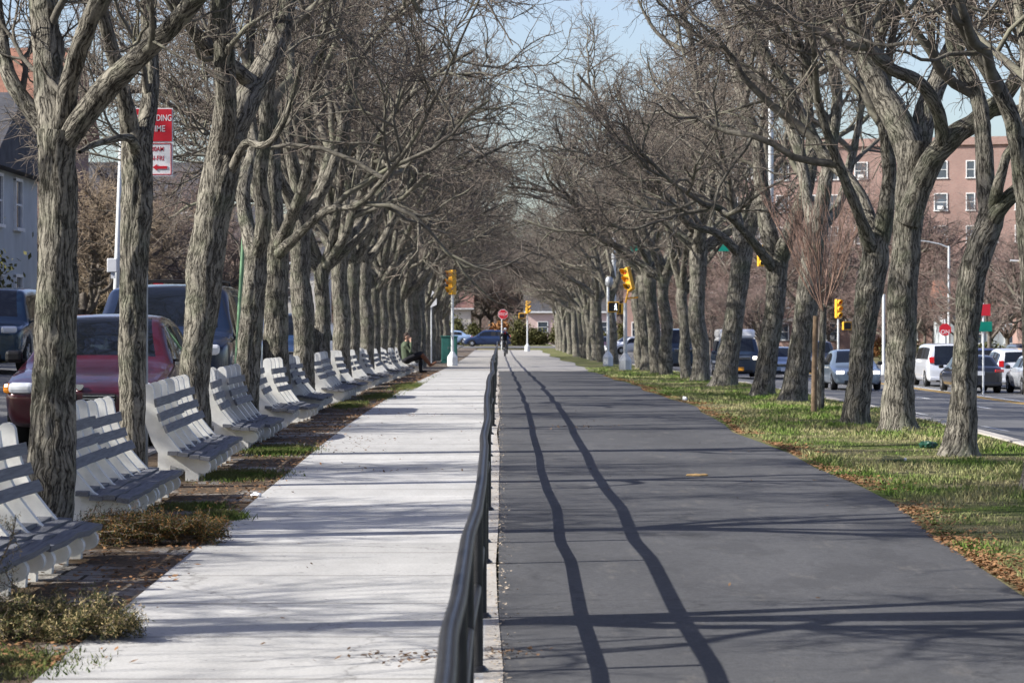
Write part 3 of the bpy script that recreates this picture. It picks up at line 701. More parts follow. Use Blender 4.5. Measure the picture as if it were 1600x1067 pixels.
# ================================================================ benches
def frame_profile():
    """side outline of the concrete frame: x toward the path, z up"""
    spine = [(-.50, .87, .052), (-.495, .78, .058), (-.475, .66, .064), (-.44, .54, .070), (-.39, .42, .078), (-.32, .31, .086), (-.24, .225, .08), (-.14, .185, .062), (-.05, .175, .055), (.0, .165, .058)]
    L, Rr = [], []
    for i, (x, z, r) in enumerate(spine):
        a = spine[max(i - 1, 0)]; b = spine[min(i + 1, len(spine) - 1)]; dx, dz = b[0] - a[0], b[1] - a[1]; l = math.hypot(dx, dz); nx_, nz_ = -dz / l, dx / l
        L.append((x + nx_ * r, z + nz_ * r)); Rr.append((x - nx_ * r, z - nz_ * r))
    cap0 = [(-.50 + .052 * math.cos(a), .87 + .052 * math.sin(a)) for a in np.linspace(PI * .92, PI * .08, 7)]
    cap1 = [(.0 + .066 * math.cos(a), .155 + .066 * math.sin(a)) for a in np.linspace(PI * .4, -PI * .7, 9)]
    return L, Rr, cap0, cap1
def make_bench(seed=5):
    t = thing('park_bench', '', 'bench')
    L, Rr, c0, c1 = frame_profile()
    if L[0][0] < Rr[0][0]: back, front = L, Rr
    else: back, front = Rr, L
    poly = c0 + front[1:-1] + c1 + back[-2:0:-1]
    for k in range(4):
        m = MB(); y = .13 + k * .48
        m.prism(poly, y - .035, y + .035)
        m.prism([(-.16, .2), (-.03, .17), (-.045, -.06), (-.15, -.06)], y - .034, y + .034)
        m.prism([(-.40, .36), (-.28, .28), (-.30, -.06), (-.40, -.06)], y - .034, y + .034)
        o = m.build('concrete_frame', WHITEP, t); b = o.modifiers.new('b', 'BEVEL'); b.width = .008; b.segments = 2; b.limit_method = 'ANGLE'
    r2 = random.Random(seed)
    def slat(x, z, wd, th, ang, jit):
        m = MB(); rot = Matrix.Rotation(ang, 3, 'Y')
        ys = [.0, .24, .48, .85, 1.22, 1.46, 1.70]; V = []; Fc = []
        for q, yy in enumerate(ys):
            dz = r2.uniform(-jit, jit); dx = r2.uniform(-jit, jit) * .4
            for a, b in ((-wd / 2, -th / 2), (wd / 2, -th / 2), (wd / 2, th / 2), (-wd / 2, th / 2)):
                p = rot @ Vector((a, 0, b)); V.append((x + p.x + dx, yy, z + p.z + dz))
        for q in range(len(ys) - 1):
            for k in range(4): Fc.append((q * 4 + k, q * 4 + (k + 1) % 4, q * 4 + 4 + (k + 1) % 4, q * 4 + 4 + k))
        Fc += [(3, 2, 1, 0), tuple(len(V) - 4 + k for k in range(4))]
        m.add(V, Fc); return m
    for x, z in ((-.36, .705), (-.352 + .025, .575), (-.30 + .03, .455)):
        slat(x - .055, z + .04 + r2.uniform(-.008, .008), .024, .078, R(-8 if z > .6 else -16 if z > .5 else -24), .003).build('back_slat', SLAT, t)
    for x, z in ((-.26, .285), (-.165, .262), (-.07, .25), (.025, .24)):
        slat(x, z, .088, .036, R(3 if x < .02 else 8) + r2.uniform(-.05, .05), .009).build('seat_slat', SLAT, t)
    return t
bench0 = [make_bench(5), make_bench(6), make_bench(7)]; bn = 0
tr_y = [2.8, 8.2, 13.6, 19.2, 24.6, 29.6, 35.4, 41.0] + [46.5 + 5.5 * i for i in range(11)]
gn = ['nearest the camera'] 
where = {2: 'at the lower left corner, left of the four-way-forked tree', 3: 'between the four-way-forked tree and the slim dark trunk', 4: 'between the slim dark trunk and the leaning furrowed tree',
         5: 'between the leaning furrowed tree and the s-curved trunk', 6: 'between the s-curved trunk and the fifth trunk'}
for k in range(1, len(tr_y) - 1):
    gap = tr_y[k + 1] - tr_y[k]
    if tr_y[k] > 100: break
    for h in range(2):
        y0 = tr_y[k] + .82 + h * 1.76 + max(0, gap - 5.2) * .3
        o = copy_tree(bench0[bn % 3]) if bn > 2 else bench0[bn]; bn += 1
        x = -2.62 + rng.uniform(-.035, .035); yy = y0
        o.location = (x, yy, gz(x, yy + 1) + rng.uniform(-.015, .02) - .03); o.scale = (1, 1, .945 if yy < 40 else .91); dzdy = (gz(x, yy + 2) - gz(x, yy)) / 2
        o.rotation_euler = (math.atan(dzdy) + rng.normal() * .006, rng.normal() * .025, rng.normal() * .016)
        hn = 'nearer' if h == 0 else 'farther'
        if k in where: lab = '%s white framed slatted bench %s' % (hn, where[k])
        elif k < 2: lab = '%s white framed slatted bench below the frame beside the camera' % hn
        else: lab = '%s white framed slatted bench just past the %s trunk of the left row' % (hn, ordinal(k - 2))
        tag(o, lab, 'bench', 'white framed benches in a row along the sidewalk')
# ================================================================ cars
GREYW = plain('wheel_rim', (.5, .51, .52), .35, .5, .8, var=.1)
def make_car(name, label, col, kind, x, y, rz=0, W=1.8, L=4.6, H=1.45, group=None, metal=.2, glass=None, grille='bars', rack=False, amber=False, on=False, roofc=None, detail=False, face='front', plate=SIGNWHITE):
    g = float(gz(x, y)); pm = paint(name + '_paint', col, metal); glass = glass or DGLASS
    off = L / 2 if rz == 0 else 0
    t = thing(name, label, 'car' if kind in ('sedan', 'hatch') else 'van' if kind == 'van' else 'suv', (x, y, gz(x, y + (2 if rz else 2))), rz, group)
    hw = W / 2
    # station: s, ztop, width factor, belt z, cabin flag
    b = .60 * H if kind == 'sedan' else .56 * H
    if kind == 'sedan':
        S = [(0, .42 * H, .80, 0), (.012, .455 * H, .88, 0), (.05, .49 * H, .955, 0), (.10, .53 * H, .985, 0), (.17, .57 * H, 1, 0), (.24, .60 * H, 1, 0), (.29, .635 * H, 1, 0), (.31, .66 * H, 1, 1),
             (.37, .80 * H, 1, 1), (.44, .955 * H, 1, 1), (.47, .975 * H, 1, 2), (.56, H, 1, 2), (.58, H, 1, 3), (.69, .985 * H, 1, 2), (.73, .965 * H, 1, 3), (.76, .94 * H, 1, 4), (.82, .82 * H, 1, 4), (.87, .71 * H, 1, 0), (.93, .70 * H, .975, 0), (.985, .67 * H, .93, 0), (1, .56 * H, .85, 0)]
    elif kind == 'hatch':
        S = [(0, .42 * H, .80, 0), (.012, .455 * H, .88, 0), (.05, .50 * H, .955, 0), (.12, .56 * H, .99, 0), (.20, .60 * H, 1, 0), (.25, .64 * H, 1, 0), (.27, .67 * H, 1, 1),
             (.33, .81 * H, 1, 1), (.40, .96 * H, 1, 1), (.43, .98 * H, 1, 2), (.54, H, 1, 2), (.56, H, 1, 3), (.70, .99 * H, 1, 2), (.72, .985 * H, 1, 3), (.86, .95 * H, 1, 2), (.90, .93 * H, .98, 4), (.95, .80 * H, .97, 4), (.985, .66 * H, .95, 0), (1, .50 * H, .88, 0)]
    else:
        hh = .62 if kind == 'suv' else .58
        S = [(0, (hh - .12) * H, .86, 0), (.012, (hh - .07) * H, .93, 0), (.04, (hh - .04) * H, .98, 0), (.12, (hh - .01) * H, 1, 0), (.20, hh * H, 1, 0), (.235, (hh + .02) * H, 1, 0), (.25, (hh + .05) * H, 1, 1),
             (.30, .82 * H, 1, 1), (.35, .955 * H, 1, 1), (.375, .98 * H, 1, 2), (.50, H, 1, 2), (.52, H, 1, 3), (.68, H, 1, 2), (.70, H, 1, 3), (.90, .985 * H, 1, 2), (.93, .97 * H, .99, 4), (.96, .83 * H, .98, 4), (.978, .66 * H, .97, 0), (.99, .5 * H, .95, 0), (1, .38 * H, .9, 0)]
        if kind == 'van':
            S = [(s_ * (.8 if s_ < .4 else 1), z_, w_, f_) for s_, z_, w_, f_ in S]
    rw = .33 if kind in ('sedan', 'hatch') else .37; yf, yr = .175 * L, .81 * L
    # extra stations round the arches
    keys = sorted(set([round(q[0] * L, 3) for q in S] + [round(c + d_, 3) for c in (yf, yr) for d_ in (-rw * 1.12, -rw * .8, rw * .8, rw * 1.12)]))
    sy = [q[0] * L for q in S]; zt = np.interp(keys, sy, [q[1] for q in S]); wf = np.interp(keys, sy, [q[2] for q in S])
    fl = [S[max(i for i in range(len(S)) if sy[i] <= k + 1e-6)][3] for k in keys]
    bm = bmesh.new(); rings = []
    for k, z, wv, f in zip(keys, zt, wf, fl):
        arch = max([math.sqrt(max(0, (rw * 1.13) ** 2 - (k - c) ** 2)) for c in (yf, yr)]); zb = .20 if .03 * L < k < .97 * L else .27
        za = max(zb, rw + arch - .02) if arch > 0 else zb
        cab = z > b + .14 * H; belt = min(b + .02, z - .05); w1 = hw * wv
        wr = (w1 * .93) if not cab else w1 * (.93 - (.21 if kind in ('sedan', 'hatch') else .12) * min(1, (z - b) / (H - b)))
        ring = [(0, zb), (w1 * .7, zb), (w1 * .955, za), (w1, max(za + .05, .42 * b + .18)), (w1 * .99, belt - .03 if belt - .03 > za + .06 else za + .07), (w1 * .965, max(belt, za + .09)), (wr, max(z - .055, za + .1)), (wr * .93, max(z - .012, za + .11)), (0, max(z + .012, za + .12))]
        rings.append([bm.verts.new((px, k, pz)) for px, pz in ring] + [bm.verts.new((-px, k, pz)) for px, pz in ring[1:-1]])
    n = len(ring)
    def idx(side, j): return j if side > 0 or j in (0, n - 1) else n - 1 + j
    for i in range(len(rings) - 1):
        f = fl[i]
        for side in (1, -1):
            for j in range(n - 1):
                q = [rings[i][idx(side, j)], rings[i][idx(side, j + 1)], rings[i + 1][idx(side, j + 1)], rings[i + 1][idx(side, j)]]
                if side < 0: q = q[::-1]
                fc = bm.faces.new(q); fc.smooth = True; mi = 0
                if f == 1 and j == 7: mi = 1
                elif f == 4 and j == 7: mi = 2
                elif f in (2, 1) and j == 5 and keys[i] > sy[[q2[3] for q2 in S].index(1)] + .04 * L: mi = 3 if side > 0 else 4
                elif f == 3 and j == 5: mi = 5
                elif j == 0: mi = 5
                elif roofc and j in (6, 7) and f in (2, 3): mi = 6
                fc.material_index = mi
    for e_, rg_ in ((0, rings[0]), (1, rings[-1])):
        for j in range(n - 1):
            q = []
            for v in (rg_[idx(1, j)], rg_[idx(1, j + 1)], rg_[idx(-1, j + 1)], rg_[idx(-1, j)]):
                if v not in q: q.append(v)
            if len(q) > 2:
                fc = bm.faces.new(q if e_ else q[::-1]); fc.smooth = True; fc.material_index = 0
    bmesh.ops.recalc_face_normals(bm, faces=bm.faces)
    me = bpy.data.meshes.new('tmp'); bm.to_mesh(me); bm.free()
    ob = bpy.data.objects.new('tmp', me); COL.objects.link(ob); sm_ = ob.modifiers.new('s', 'SUBSURF'); sm_.levels = sm_.render_levels = 2
    dg = bpy.context.evaluated_depsgraph_get(); em = ob.evaluated_get(dg).to_mesh()
    co = np.zeros(len(em.vertices) * 3, np.float32); em.vertices.foreach_get('co', co); co = co.reshape(-1, 3)
    fv = np.zeros(len(em.loops), np.int32); em.loops.foreach_get('vertex_index', fv); fv = fv.reshape(-1, 4); fm = np.zeros(len(em.polygons), np.int32); em.polygons.foreach_get('material_index', fm)
    ob.evaluated_get(dg).to_mesh_clear(); bpy.data.objects.remove(ob); bpy.data.meshes.remove(me)
    def sub(nm, ids, mt):
        sel = np.isin(fm, ids)
        if not sel.any(): return
        q = fv[sel]; u, inv = np.unique(q, return_inverse=True)
        fmm = np.searchsorted(np.array(ids), fm[sel]) if len(ids) > 1 else None
        iq = inv.reshape(-1, 4)
        if nm != 'side_window': return npmesh(nm, co[u], iq, None, t, fmat=fmm, mats=mt)
        lab = np.arange(len(u))
        while True:
            mn = lab[iq].min(1); new = lab.copy(); np.minimum.at(new, iq.ravel(), np.repeat(mn, 4))
            if (new == lab).all(): break
            lab = new
        for k in np.unique(lab[iq[:, 0]]):
            qq = iq[lab[iq[:, 0]] == k]; u2, i2 = np.unique(qq, return_inverse=True); npmesh(nm, co[u][u2], i2.reshape(-1, 4), None, t, mats=mt)
    body = sub('body', [0, 5, 6] if roofc else [0, 5], [pm, DARK] + ([roofc] if roofc else []))
    sub('windshield', [1], [glass]); sub('rear_window', [2], [glass]); sub('side_window', [3], [glass]); sub('side_window', [4], [glass])
    # interior
    mi = MB(); mi.box((0, L * .52, .36), (W * .8, L * .5, .3)); mi.box((0, L * .335, b - .08), (W * .76, .3, .16), bev=.04); mi.build('dashboard', INTER, t)
    for sx in (-1, 1):
        mi = MB(); mi.box((sx * .36, L * .53, b - .05), (.46, .13, .5), bev=.05); mi.box((sx * .36, L * .53, b + .27), (.24, .09, .17), bev=.04); mi.build('front_seat', BEIGE if amber is None else INTER, t)
    mi = MB(); mi.tube([(.36 + .17 * math.cos(a), L * .40 + .06 * math.sin(a), b + .03 + .15 * math.sin(a)) for a in np.linspace(0, 2 * PI, 17)], .016, 6); mi.build('steering_wheel', GREYM if detail else INTER, t)
    # wheels
    for sx in (-1, 1):
        for yc in (yf, yr):
            wt = MB(); wt.lathe([(rw * .62, -.10), (rw * .93, -.11), (rw, -.085), (rw, .085), (rw * .93, .11), (rw * .62, .10)], (sx * (hw - .13), yc, rw), 24, axis='x'); o = wt.build('wheel', RUBBER, t)
            r_ = MB(); r_.lathe([(.06, -.012), (rw * .6, .0), (rw * .64, .03)] if sx < 0 else [(rw * .64, -.03), (rw * .6, 0), (.06, .012)], (sx * (hw - .035), yc, rw), 20, axis='x')
            for q in range(5):
                a = q * 2 * PI / 5; r_.box((sx * (hw - .02), yc + .5 * rw * .62 * math.cos(a), rw + .5 * rw * .62 * math.sin(a)), (.02, rw * .55, .045), rot=Matrix.Rotation(a, 3, 'X'))
            r_.build('rim', GREYW, o)
    zl = .455 * H if kind in ('sedan', 'hatch') else .50 * H
    for sx in (-1, 1):
        m = MB(); m.box((sx * hw * .71, .045, zl - .01), (W * .165, .12, .12 * (H / 1.45)), bev=.045, rot=Matrix.Rotation(sx * R(16), 3, 'Z')); h = m.build('headlight', HEADON if on else LAMPW, t)
        if amber:
            m = MB(); m.box((sx * hw * .875, .11, zl - .015), (.10, .12, .11), bev=.035, rot=Matrix.Rotation(sx * R(28), 3, 'Z')); m.build('turn_signal', LAMPO, t)
        m = MB(); m.box((sx * hw * .80, L - .045 if kind != 'suv' else L - .06, .58 * H if kind == 'sedan' else .62 * H), (W * (.2 if kind == 'sedan' else .11), .08, .11 if kind == 'sedan' else .26), bev=.025, rot=Matrix.Rotation(-sx * R(16), 3, 'Z')); m.build('tail_light', LAMPR, t)
        m = MB(); zz = b + .06; m.box((sx * (hw + .09), L * (.34 if kind == 'sedan' else .29), zz + .04), (.19, .10, .14), bev=.04); m.box((sx * (hw + .0), L * (.34 if kind == 'sedan' else .29) + .02, zz), (.12, .05, .03)); m.build('side_mirror', DARK if kind != 'van' else pm, t)
    m = MB(); gw = W * .44; zg = zl - .09
    if grille == 'split':
        for sx in (-1, 1):
            m.box((sx * gw * .27, -.002, zg - .03), (gw * .46, .05, .10), bev=.012)
        o = m.build('grille', DARK, t); m = MB()
        for sx in (-1, 1):
            for q in range(3): m.box((sx * gw * .27, -.03, zg - .06 + q * .03), (gw * .44, .012, .009))
        m.build('grille_bar', CHROME, o)
        m = MB(); m.prism([(-.035, zg + .12), (.035, zg + .12), (.045, zg + .10), (.03, zg + .075), (.012, zg + .06), (-.012, zg + .06), (-.03, zg + .075), (-.045, zg + .10)], -.014, .05); m.build('emblem', CHROME, t)
    elif grille == 'slots':
        m.box((0, -.004, zl), (gw, .05, .2), bev=.01); o = m.build('grille', CHROME, t)
        for q in range(7):
            m = MB(); m.box(((q - 3) * gw * .13, -.032, zl), (gw * .07, .012, .17)); m.build('grille_slot', DARK, o)
    else:
        m.box((0, -.002, zg + .05), (gw, .05, .12), bev=.012); o = m.build('grille', DARK, t); m = MB(); m.box((0, -.03, zg + .11), (gw * 1.04, .02, .02)); m.box((0, -.03, zg + .05), (gw, .012, .012)); m.build('grille_bar', CHROME, o)
    m = MB(); m.box((0, .0, .33), (W * .55, .05, .10), bev=.015); m.build('lower_intake', DARK, t)
    m = MB(); m.box((0, -.035, .43), (.31, .012, .155), bev=.004); m.build('license_plate', plate, t)
    m = MB(); m.box((0, L + .012, (.52 if kind == 'sedan' else .5) * H), (.31, .012, .155), bev=.004); m.build('license_plate', SIGNWHITE, t)
    m = MB(); m.box((0, L - .02, .34), (W * .9, .1, .14), bev=.03); m.build('rear_bumper', DARK if kind == 'suv' else pm, t)
    for sx in (-1, 1):
        m = MB(); a = sx * .1; m.tube([(sx * .08 - .0, L * .30 - .05, b + .035), (sx * .08 + .30, L * .325, b + .10)], .009, 5); m.build('wiper', DARK, t)
    if roofc: m = MB(); m.box((0, L * .64, H + .13), (W * .80, L * .66, .42), bev=.13); m.build('raised_roof', roofc, t)
    if rack:
        for sx in (-1, 1):
            m = MB(); m.tube([(sx * hw * .62, L * .42, H - .02), (sx * hw * .63, L * .45, H + .05), (sx * hw * .63, L * .84, H + .05), (sx * hw * .62, L * .87, H - .03)], .016, 8)
            m.build('roof_rail', DARK, t)
        for q in (.48, .78):
            m = MB(); m.tube([(-hw * .63, L * q, H + .05), (hw * .63, L * q, H + .05)], .014, 6); m.build('roof_crossbar', DARK, t)
    if detail:
        m = MB(); q = [(-.005, 0), (-.005, .02), (-.035, .02), (-.012, .05), (-.03, .05), (-.01, .08), (-.024, .08), (0, .13), (.024, .08), (.01, .08), (.03, .05), (.012, .05), (.035, .02), (.005, .02), (.005, 0)]
        m.prism([(a_ + .02, c_ + H * .80 - .1) for a_, c_ in q], L * .405, L * .405 + .004); m.build('air_freshener', SIGNWHITE, t)
    if not rz: t.location.y = y; 
    return t
GCL = 'cars parked along the service road'; GCR = 'cars coming along the avenue'; GCA = 'cars going away on the avenue'
make_car('parked_car', 'maroon sedan with amber corner lights parked behind the nearest benches', (.062, .004, .010), 'sedan', -4.42, 30.4, W=1.74, L=4.7, H=1.44, group=GCL, grille='split', amber=True, glass=GLASS, detail=True)
make_car('parked_suv', 'large dark blue utility vehicle with roof rack parked behind the maroon sedan', (.008, .018, .045), 'suv', -4.72, 39.4, W=2.08, L=4.9, H=1.86, group=GCL, rack=True)
make_car('parked_suv', 'silver utility vehicle with roof rack half hidden behind the large dark blue one', (.42, .46, .50), 'suv', -4.85, 48, W=1.9, L=4.7, H=1.8, group=GCL, rack=True)
make_car('parked_car', 'blue hatchback seen between trunks, third behind the maroon sedan', (.02, .05, .12), 'hatch', -4.75, 62, W=1.75, L=4.2, H=1.58, group=GCL)
make_car('parked_car', 'grey sedan parked deep in the left row of trunks', (.25, .27, .3), 'sedan', -4.8, 71, group=GCL)
make_car('parked_car', 'dark green sedan parked farthest along the left row of trunks', (.02, .05, .04), 'sedan', -4.8, 80, group=GCL)
make_car('moving_van', 'dark blue minivan cut by the left edge of the photo, facing the camera', (.012, .04, .075), 'van', -10.55, 58, W=1.95, L=4.8, H=1.75, metal=.4)
make_car('crossing_car', 'blue minivan crossing the far end of the path', (.012, .03, .09), 'hatch', -3.4, 284, -PI / 2, W=1.9, L=4.6, H=1.65)
make_car('crossing_car', 'light blue car waiting behind the crossing blue minivan', (.30, .42, .6), 'sedan', -7.2, 289, -PI / 2)
make_car('oncoming_car', 'small white car seen between the two pale signal poles', (.72, .73, .74), 'hatch', 9.0, 236, -R(62), W=1.75, L=4.2, H=1.5, group=GCR)
make_car('oncoming_car', 'dark red-grey car behind the small white car', (.10, .05, .06), 'sedan', 8.9, 246, group=GCR)
make_car('oncoming_van', 'dark blue van beside the dense clump of trunks on the verge', (.015, .03, .05), 'van', 9.0, 140, W=2.0, L=5, H=2.05, group=GCR, on=False)
make_car('oncoming_van', 'dark van with a white roof coming between two verge trunks', (.02, .035, .06), 'van', 10.75, 128, W=2.0, L=5, H=1.85, group=GCR, roofc=paint('roof_white', (.8, .8, .8)), on=True, plate=PLATEY)
make_car('oncoming_car', 'light blue-grey sedan directly behind the silver-blue one', (.32, .40, .52), 'sedan', 13.0, 131, group=GCR, on=True)
make_car('oncoming_suv', 'black boxy utility vehicle with seven-slot chrome grille', (.02, .025, .035), 'suv', 15.5, 139, W=1.9, L=4.6, H=1.75, group=GCR, grille='slots')
make_car('oncoming_car', 'silver-blue sedan with lit headlights, nearest oncoming car', (.22, .28, .34), 'sedan', 13.25, 106, W=1.85, L=4.8, H=1.5, group=GCR, on=True, metal=.5)
Pf = PI
make_car('departing_van', 'silver-white minivan seen from behind left of the rightmost whole trunk', (.66, .68, .72), 'van', 18.55, 122.8, Pf, W=1.98, L=4.9, H=1.78, group=GCA)
make_car('departing_car', 'black sedan seen from behind right of the rightmost whole trunk', (.015, .017, .025), 'sedan', 17.75, 110.6, Pf, W=1.78, L=4.6, H=1.42, group=GCA)
make_car('departing_suv', 'white rounded utility vehicle seen from behind near the right edge', (.70, .71, .72), 'hatch', 20.5, 117.4, Pf, W=1.9, L=4.5, H=1.62, group=GCA)
make_car('departing_car', 'silver car cut by the right edge of the photo', (.5, .52, .55), 'sedan', 19.9, 108.4, Pf, W=1.8, L=4.6, H=1.45, group=GCA)
make_car('departing_car', 'blue car far along the avenue behind the white utility vehicle', (.03, .05, .14), 'sedan', 24.0, 145, Pf, group=GCA)
make_car('departing_suv', 'dark utility vehicle far along the avenue at the right edge', (.04, .04, .05), 'suv', 25.0, 139, Pf, W=1.9, L=4.6, H=1.7, group=GCA)

# ================================================================ signals, poles and signs
def text_mesh(s, size, mat, parent, loc, name='lettering', rot=(PI / 2, 0, 0), sx=1.0):
    c = bpy.data.curves.new('txt', 'FONT'); c.body = s; c.size = size; c.align_x = 'CENTER'; c.align_y = 'CENTER'; c.extrude = .001; c.offset = size * .004
    o = bpy.data.objects.new('txt', c); COL.objects.link(o); dg = bpy.context.evaluated_depsgraph_get()
    me = bpy.data.meshes.new_from_object(o.evaluated_get(dg)); bpy.data.objects.remove(o); bpy.data.curves.remove(c)
    me.materials.clear(); me.materials.append(mat); r = bpy.data.objects.new(name, me); COL.objects.link(r); r.parent = parent; r.location = loc; r.rotation_euler = rot; r.scale = (sx, 1, 1); return r
def signal_head(parent, loc, rz=0, n=3, lit=None):
    m = MB(); h = .33 * n; m.box((0, 0, 0), (.34, .2, h), bev=.03); o = m.build('signal_head', YELLOW, parent, loc); o.rotation_euler = (0, 0, rz)
    for k in range(n):
        z = (k - (n - 1) / 2) * .33; m = MB(); m.lathe([(.11, 0), (.10, -.012), (.06, -.03)], (0, -.10, z), 16, axis='y'); m.build('lens', [DARK, LAMPO, LAMPR][k] if n == 3 else DARK, o)
        v = MB(); V = []; Fc = []
        for q in range(13):
            a = R(-35) + R(250) * q / 12
            for rr in (.125, .133):
                V += [(rr * math.cos(a), -.10, z + rr * math.sin(a)), (rr * math.cos(a), -.10 - .12 - .1 * max(0, math.sin(a)), z + rr * math.sin(a))]
        for q in range(12):
            i = q * 4; Fc += [(i, i + 1, i + 5, i + 4), (i + 2, i + 6, i + 7, i + 3), (i + 1, i + 3, i + 7, i + 5)]
        v.add(V, Fc); v.build('visor', YELLOW, o)
    return o
def pole(t, h, r=.06, mat=WHITEPOLE, base=True):
    m = MB(); m.tube([(0, 0, .2 if base else -.1), (0, 0, h)], [r, r * .85], 12); m.build('pole', mat, t)
    if base:
        m = MB(); n = 8; prof = [(.21, -.05), (.21, .34), (.19, .40), (.11, .52), (.075, .58)]; m.lathe(prof, (0, 0, 0), 8, smooth=False); m.build('pole_base', mat, t)
def at(px, d): x = PX(px, d); return (x, d, gz(x, d))
GS = 'pedestrian and traffic signals on pale poles'
t = thing('traffic_signal', 'yellow signal head on a white pole at the left edge of the sidewalk', 'traffic signal', at(707, 117), 0, GS); pole(t, 3.0); signal_head(t, (0, 0, 3.4), -PI / 2 + .5); m = MB(); m.tube([(0, 0, 2.9), (0, 0, 3.0)], .075, 10); m.build('collar', YELLOW, t)
t = thing('traffic_signal', 'yellow signal head with small walk signal standing beyond the far end of the path', 'traffic signal', at(824, 222), 0, GS); pole(t, 2.9); signal_head(t, (0, 0, 3.4), PI / 2 - .4)
m = MB(); m.box((-.42, 0, 2.75), (.5, .2, .42), bev=.03); o = m.build('walk_signal', YELLOW, t); m = MB(); m.box((-.42, -.102, 2.75), (.42, .02, .34)); m.build('screen', DARK, o)
def walk_signal(t, loc, rz, fig=True):
    m = MB(); m.box((0, 0, 0), (.47, .2, .44), bev=.02); o = m.build('walk_signal', YELLOW, t, loc); o.rotation_euler = (0, 0, rz)
    m = MB(); m.box((0, -.102, 0), (.40, .02, .36)); m.build('screen', DARK, o)
    if fig:
        m = MB(); m.ball((.09, -.12, .115), (.026, .008, .028)); m.tube([(.09, -.118, .075), (.085, -.118, -.02)], .022, 6); m.tube([(.085, -.118, -.02), (.05, -.118, -.12)], .014, 6); m.tube([(.085, -.118, -.02), (.12, -.118, -.07), (.135, -.118, -.125)], .014, 6)
        m.tube([(.09, -.118, .06), (.045, -.118, .02)], .011, 6); m.tube([(.09, -.118, .06), (.13, -.118, .01)], .011, 6); m.build('walking_figure', WALKW, o)
t = thing('traffic_signal', 'pale pole with a lit white walking figure signal and round lamp cap', 'traffic signal', at(950, 119), 0, GS); pole(t, 3.3); walk_signal(t, (.22, -.1, 2.42), 0); walk_signal(t, (.55, .1, 2.35), -1.2, False)
m = MB(); m.lathe([(.09, 0), (.17, .12), (.16, .32), (.08, .42)], (.05, 0, 3.25), 12); m.build('lamp_cap', GREYM, t)
t = thing('traffic_signal', 'pale pole in front of a forked verge trunk with two leaning yellow signal heads', 'traffic signal', at(977, 98), 0, GS); pole(t, 2.3, .07)
o = signal_head(t, (.12, .0, 3.1), -1.0); o.rotation_euler = (0, R(-22), -1.0); m = MB(); m.tube([(0, 0, 2.25), (.1, 0, 2.7)], .03, 8); m.tube([(.05, 0, 2.45), (.55, .1, 2.5)], .025, 8); m.build('bracket', YELLOW, t); o.scale = (.82, .82, .82)
signal_head(t, (.62, .1, 2.55), 1.9, 3)
# mast arm with hanging signal and street name signs
t = thing('mast_arm_signal', 'long grey mast arm over the avenue carrying a yellow signal and green street names', 'traffic signal', (5.4, 135, gz(5.4, 135))); m = MB(); m.tube([(0, 0, -.1), (0, 0, 6.2)], [.13, .09], 12); m.build('pole', SILVER, t)
m = MB(); m.tube([(0, 0, 5.2), (3, 0, 5.45), (7.4, 0, 5.55)], [.08, .06, .04], 10); m.build('mast_arm', SILVER, t); signal_head(t, (6.9, -.1, 5.0), 0.3)
for xx, s in ((1.1, 'PARK AV'), (5.1, 'OCEAN AV')):
    m = MB(); m.box((xx, -.1, 5.38), (1.1, .02, .34), bev=.005); o = m.build('street_name_sign', SIGNGREEN, t)
t = thing('median_signal', 'yellow signal on a thin white pole in the median with two walk signals', 'traffic signal', at(1310, 152), 0, GS); pole(t, 3.0); signal_head(t, (0, 0, 3.45), .5); walk_signal(t, (.45, 0, 2.55), .3, False)
t = thing('mast_arm_signal', 'yellow signal hanging from a mast arm at the right edge of the photo', 'traffic signal', (27.4, 135, gz(27.4, 135))); m = MB(); m.tube([(0, 0, -.1), (0, 0, 6)], [.13, .09], 12); m.build('pole', SILVER, t); m = MB(); m.tube([(0, 0, 5.2), (-3.4, 0, 5.45)], [.08, .05], 10); m.build('mast_arm', SILVER, t); signal_head(t, (-2.75, -.1, 5.1), .2)
# lamp posts
def lamp_post(label, loc, h, arm, r=.09, lean=0, mat=SILVER, rise=.35):
    t = thing('street_lamp', label, 'street lamp', loc); m = MB(); m.tube([(0, 0, -.1), (lean * .5, 0, h * .5), (lean, 0, h)], [r, r * .85, r * .7], 10); m.build('pole', mat, t)
    s = 1 if arm > 0 else -1; m = MB(); m.tube([(lean, 0, h - .1), (lean + arm * .25, 0, h + rise * .35), (lean + arm * .6, 0, h + rise * .8), (lean + arm, 0, h + rise)], [.045, .04, .035, .03], 8); m.build('arm', mat, t)
    m = MB(); m.box((lean + arm + s * .28, 0, h + rise - .01), (.62, .24, .13), bev=.05); m.build('lamp_head', mat, t); return t
lamp_post('pale lamp post with a long arm rising behind the slim dark trunk', at(178, 88), 8.2, 2.4, .10, .3, WHITEPOLE, .5)
t = lamp_post('tall silver lamp post standing behind the v-forked verge tree', (5.72, 60.5, gz(5.72, 60.5)), 7.6, 2.2, .07, 0, SILVER)
lamp_post('silver lamp post in front of the brick apartments', (26.6, 170, gz(26.6, 170)), 7.2, -2.2, .1)
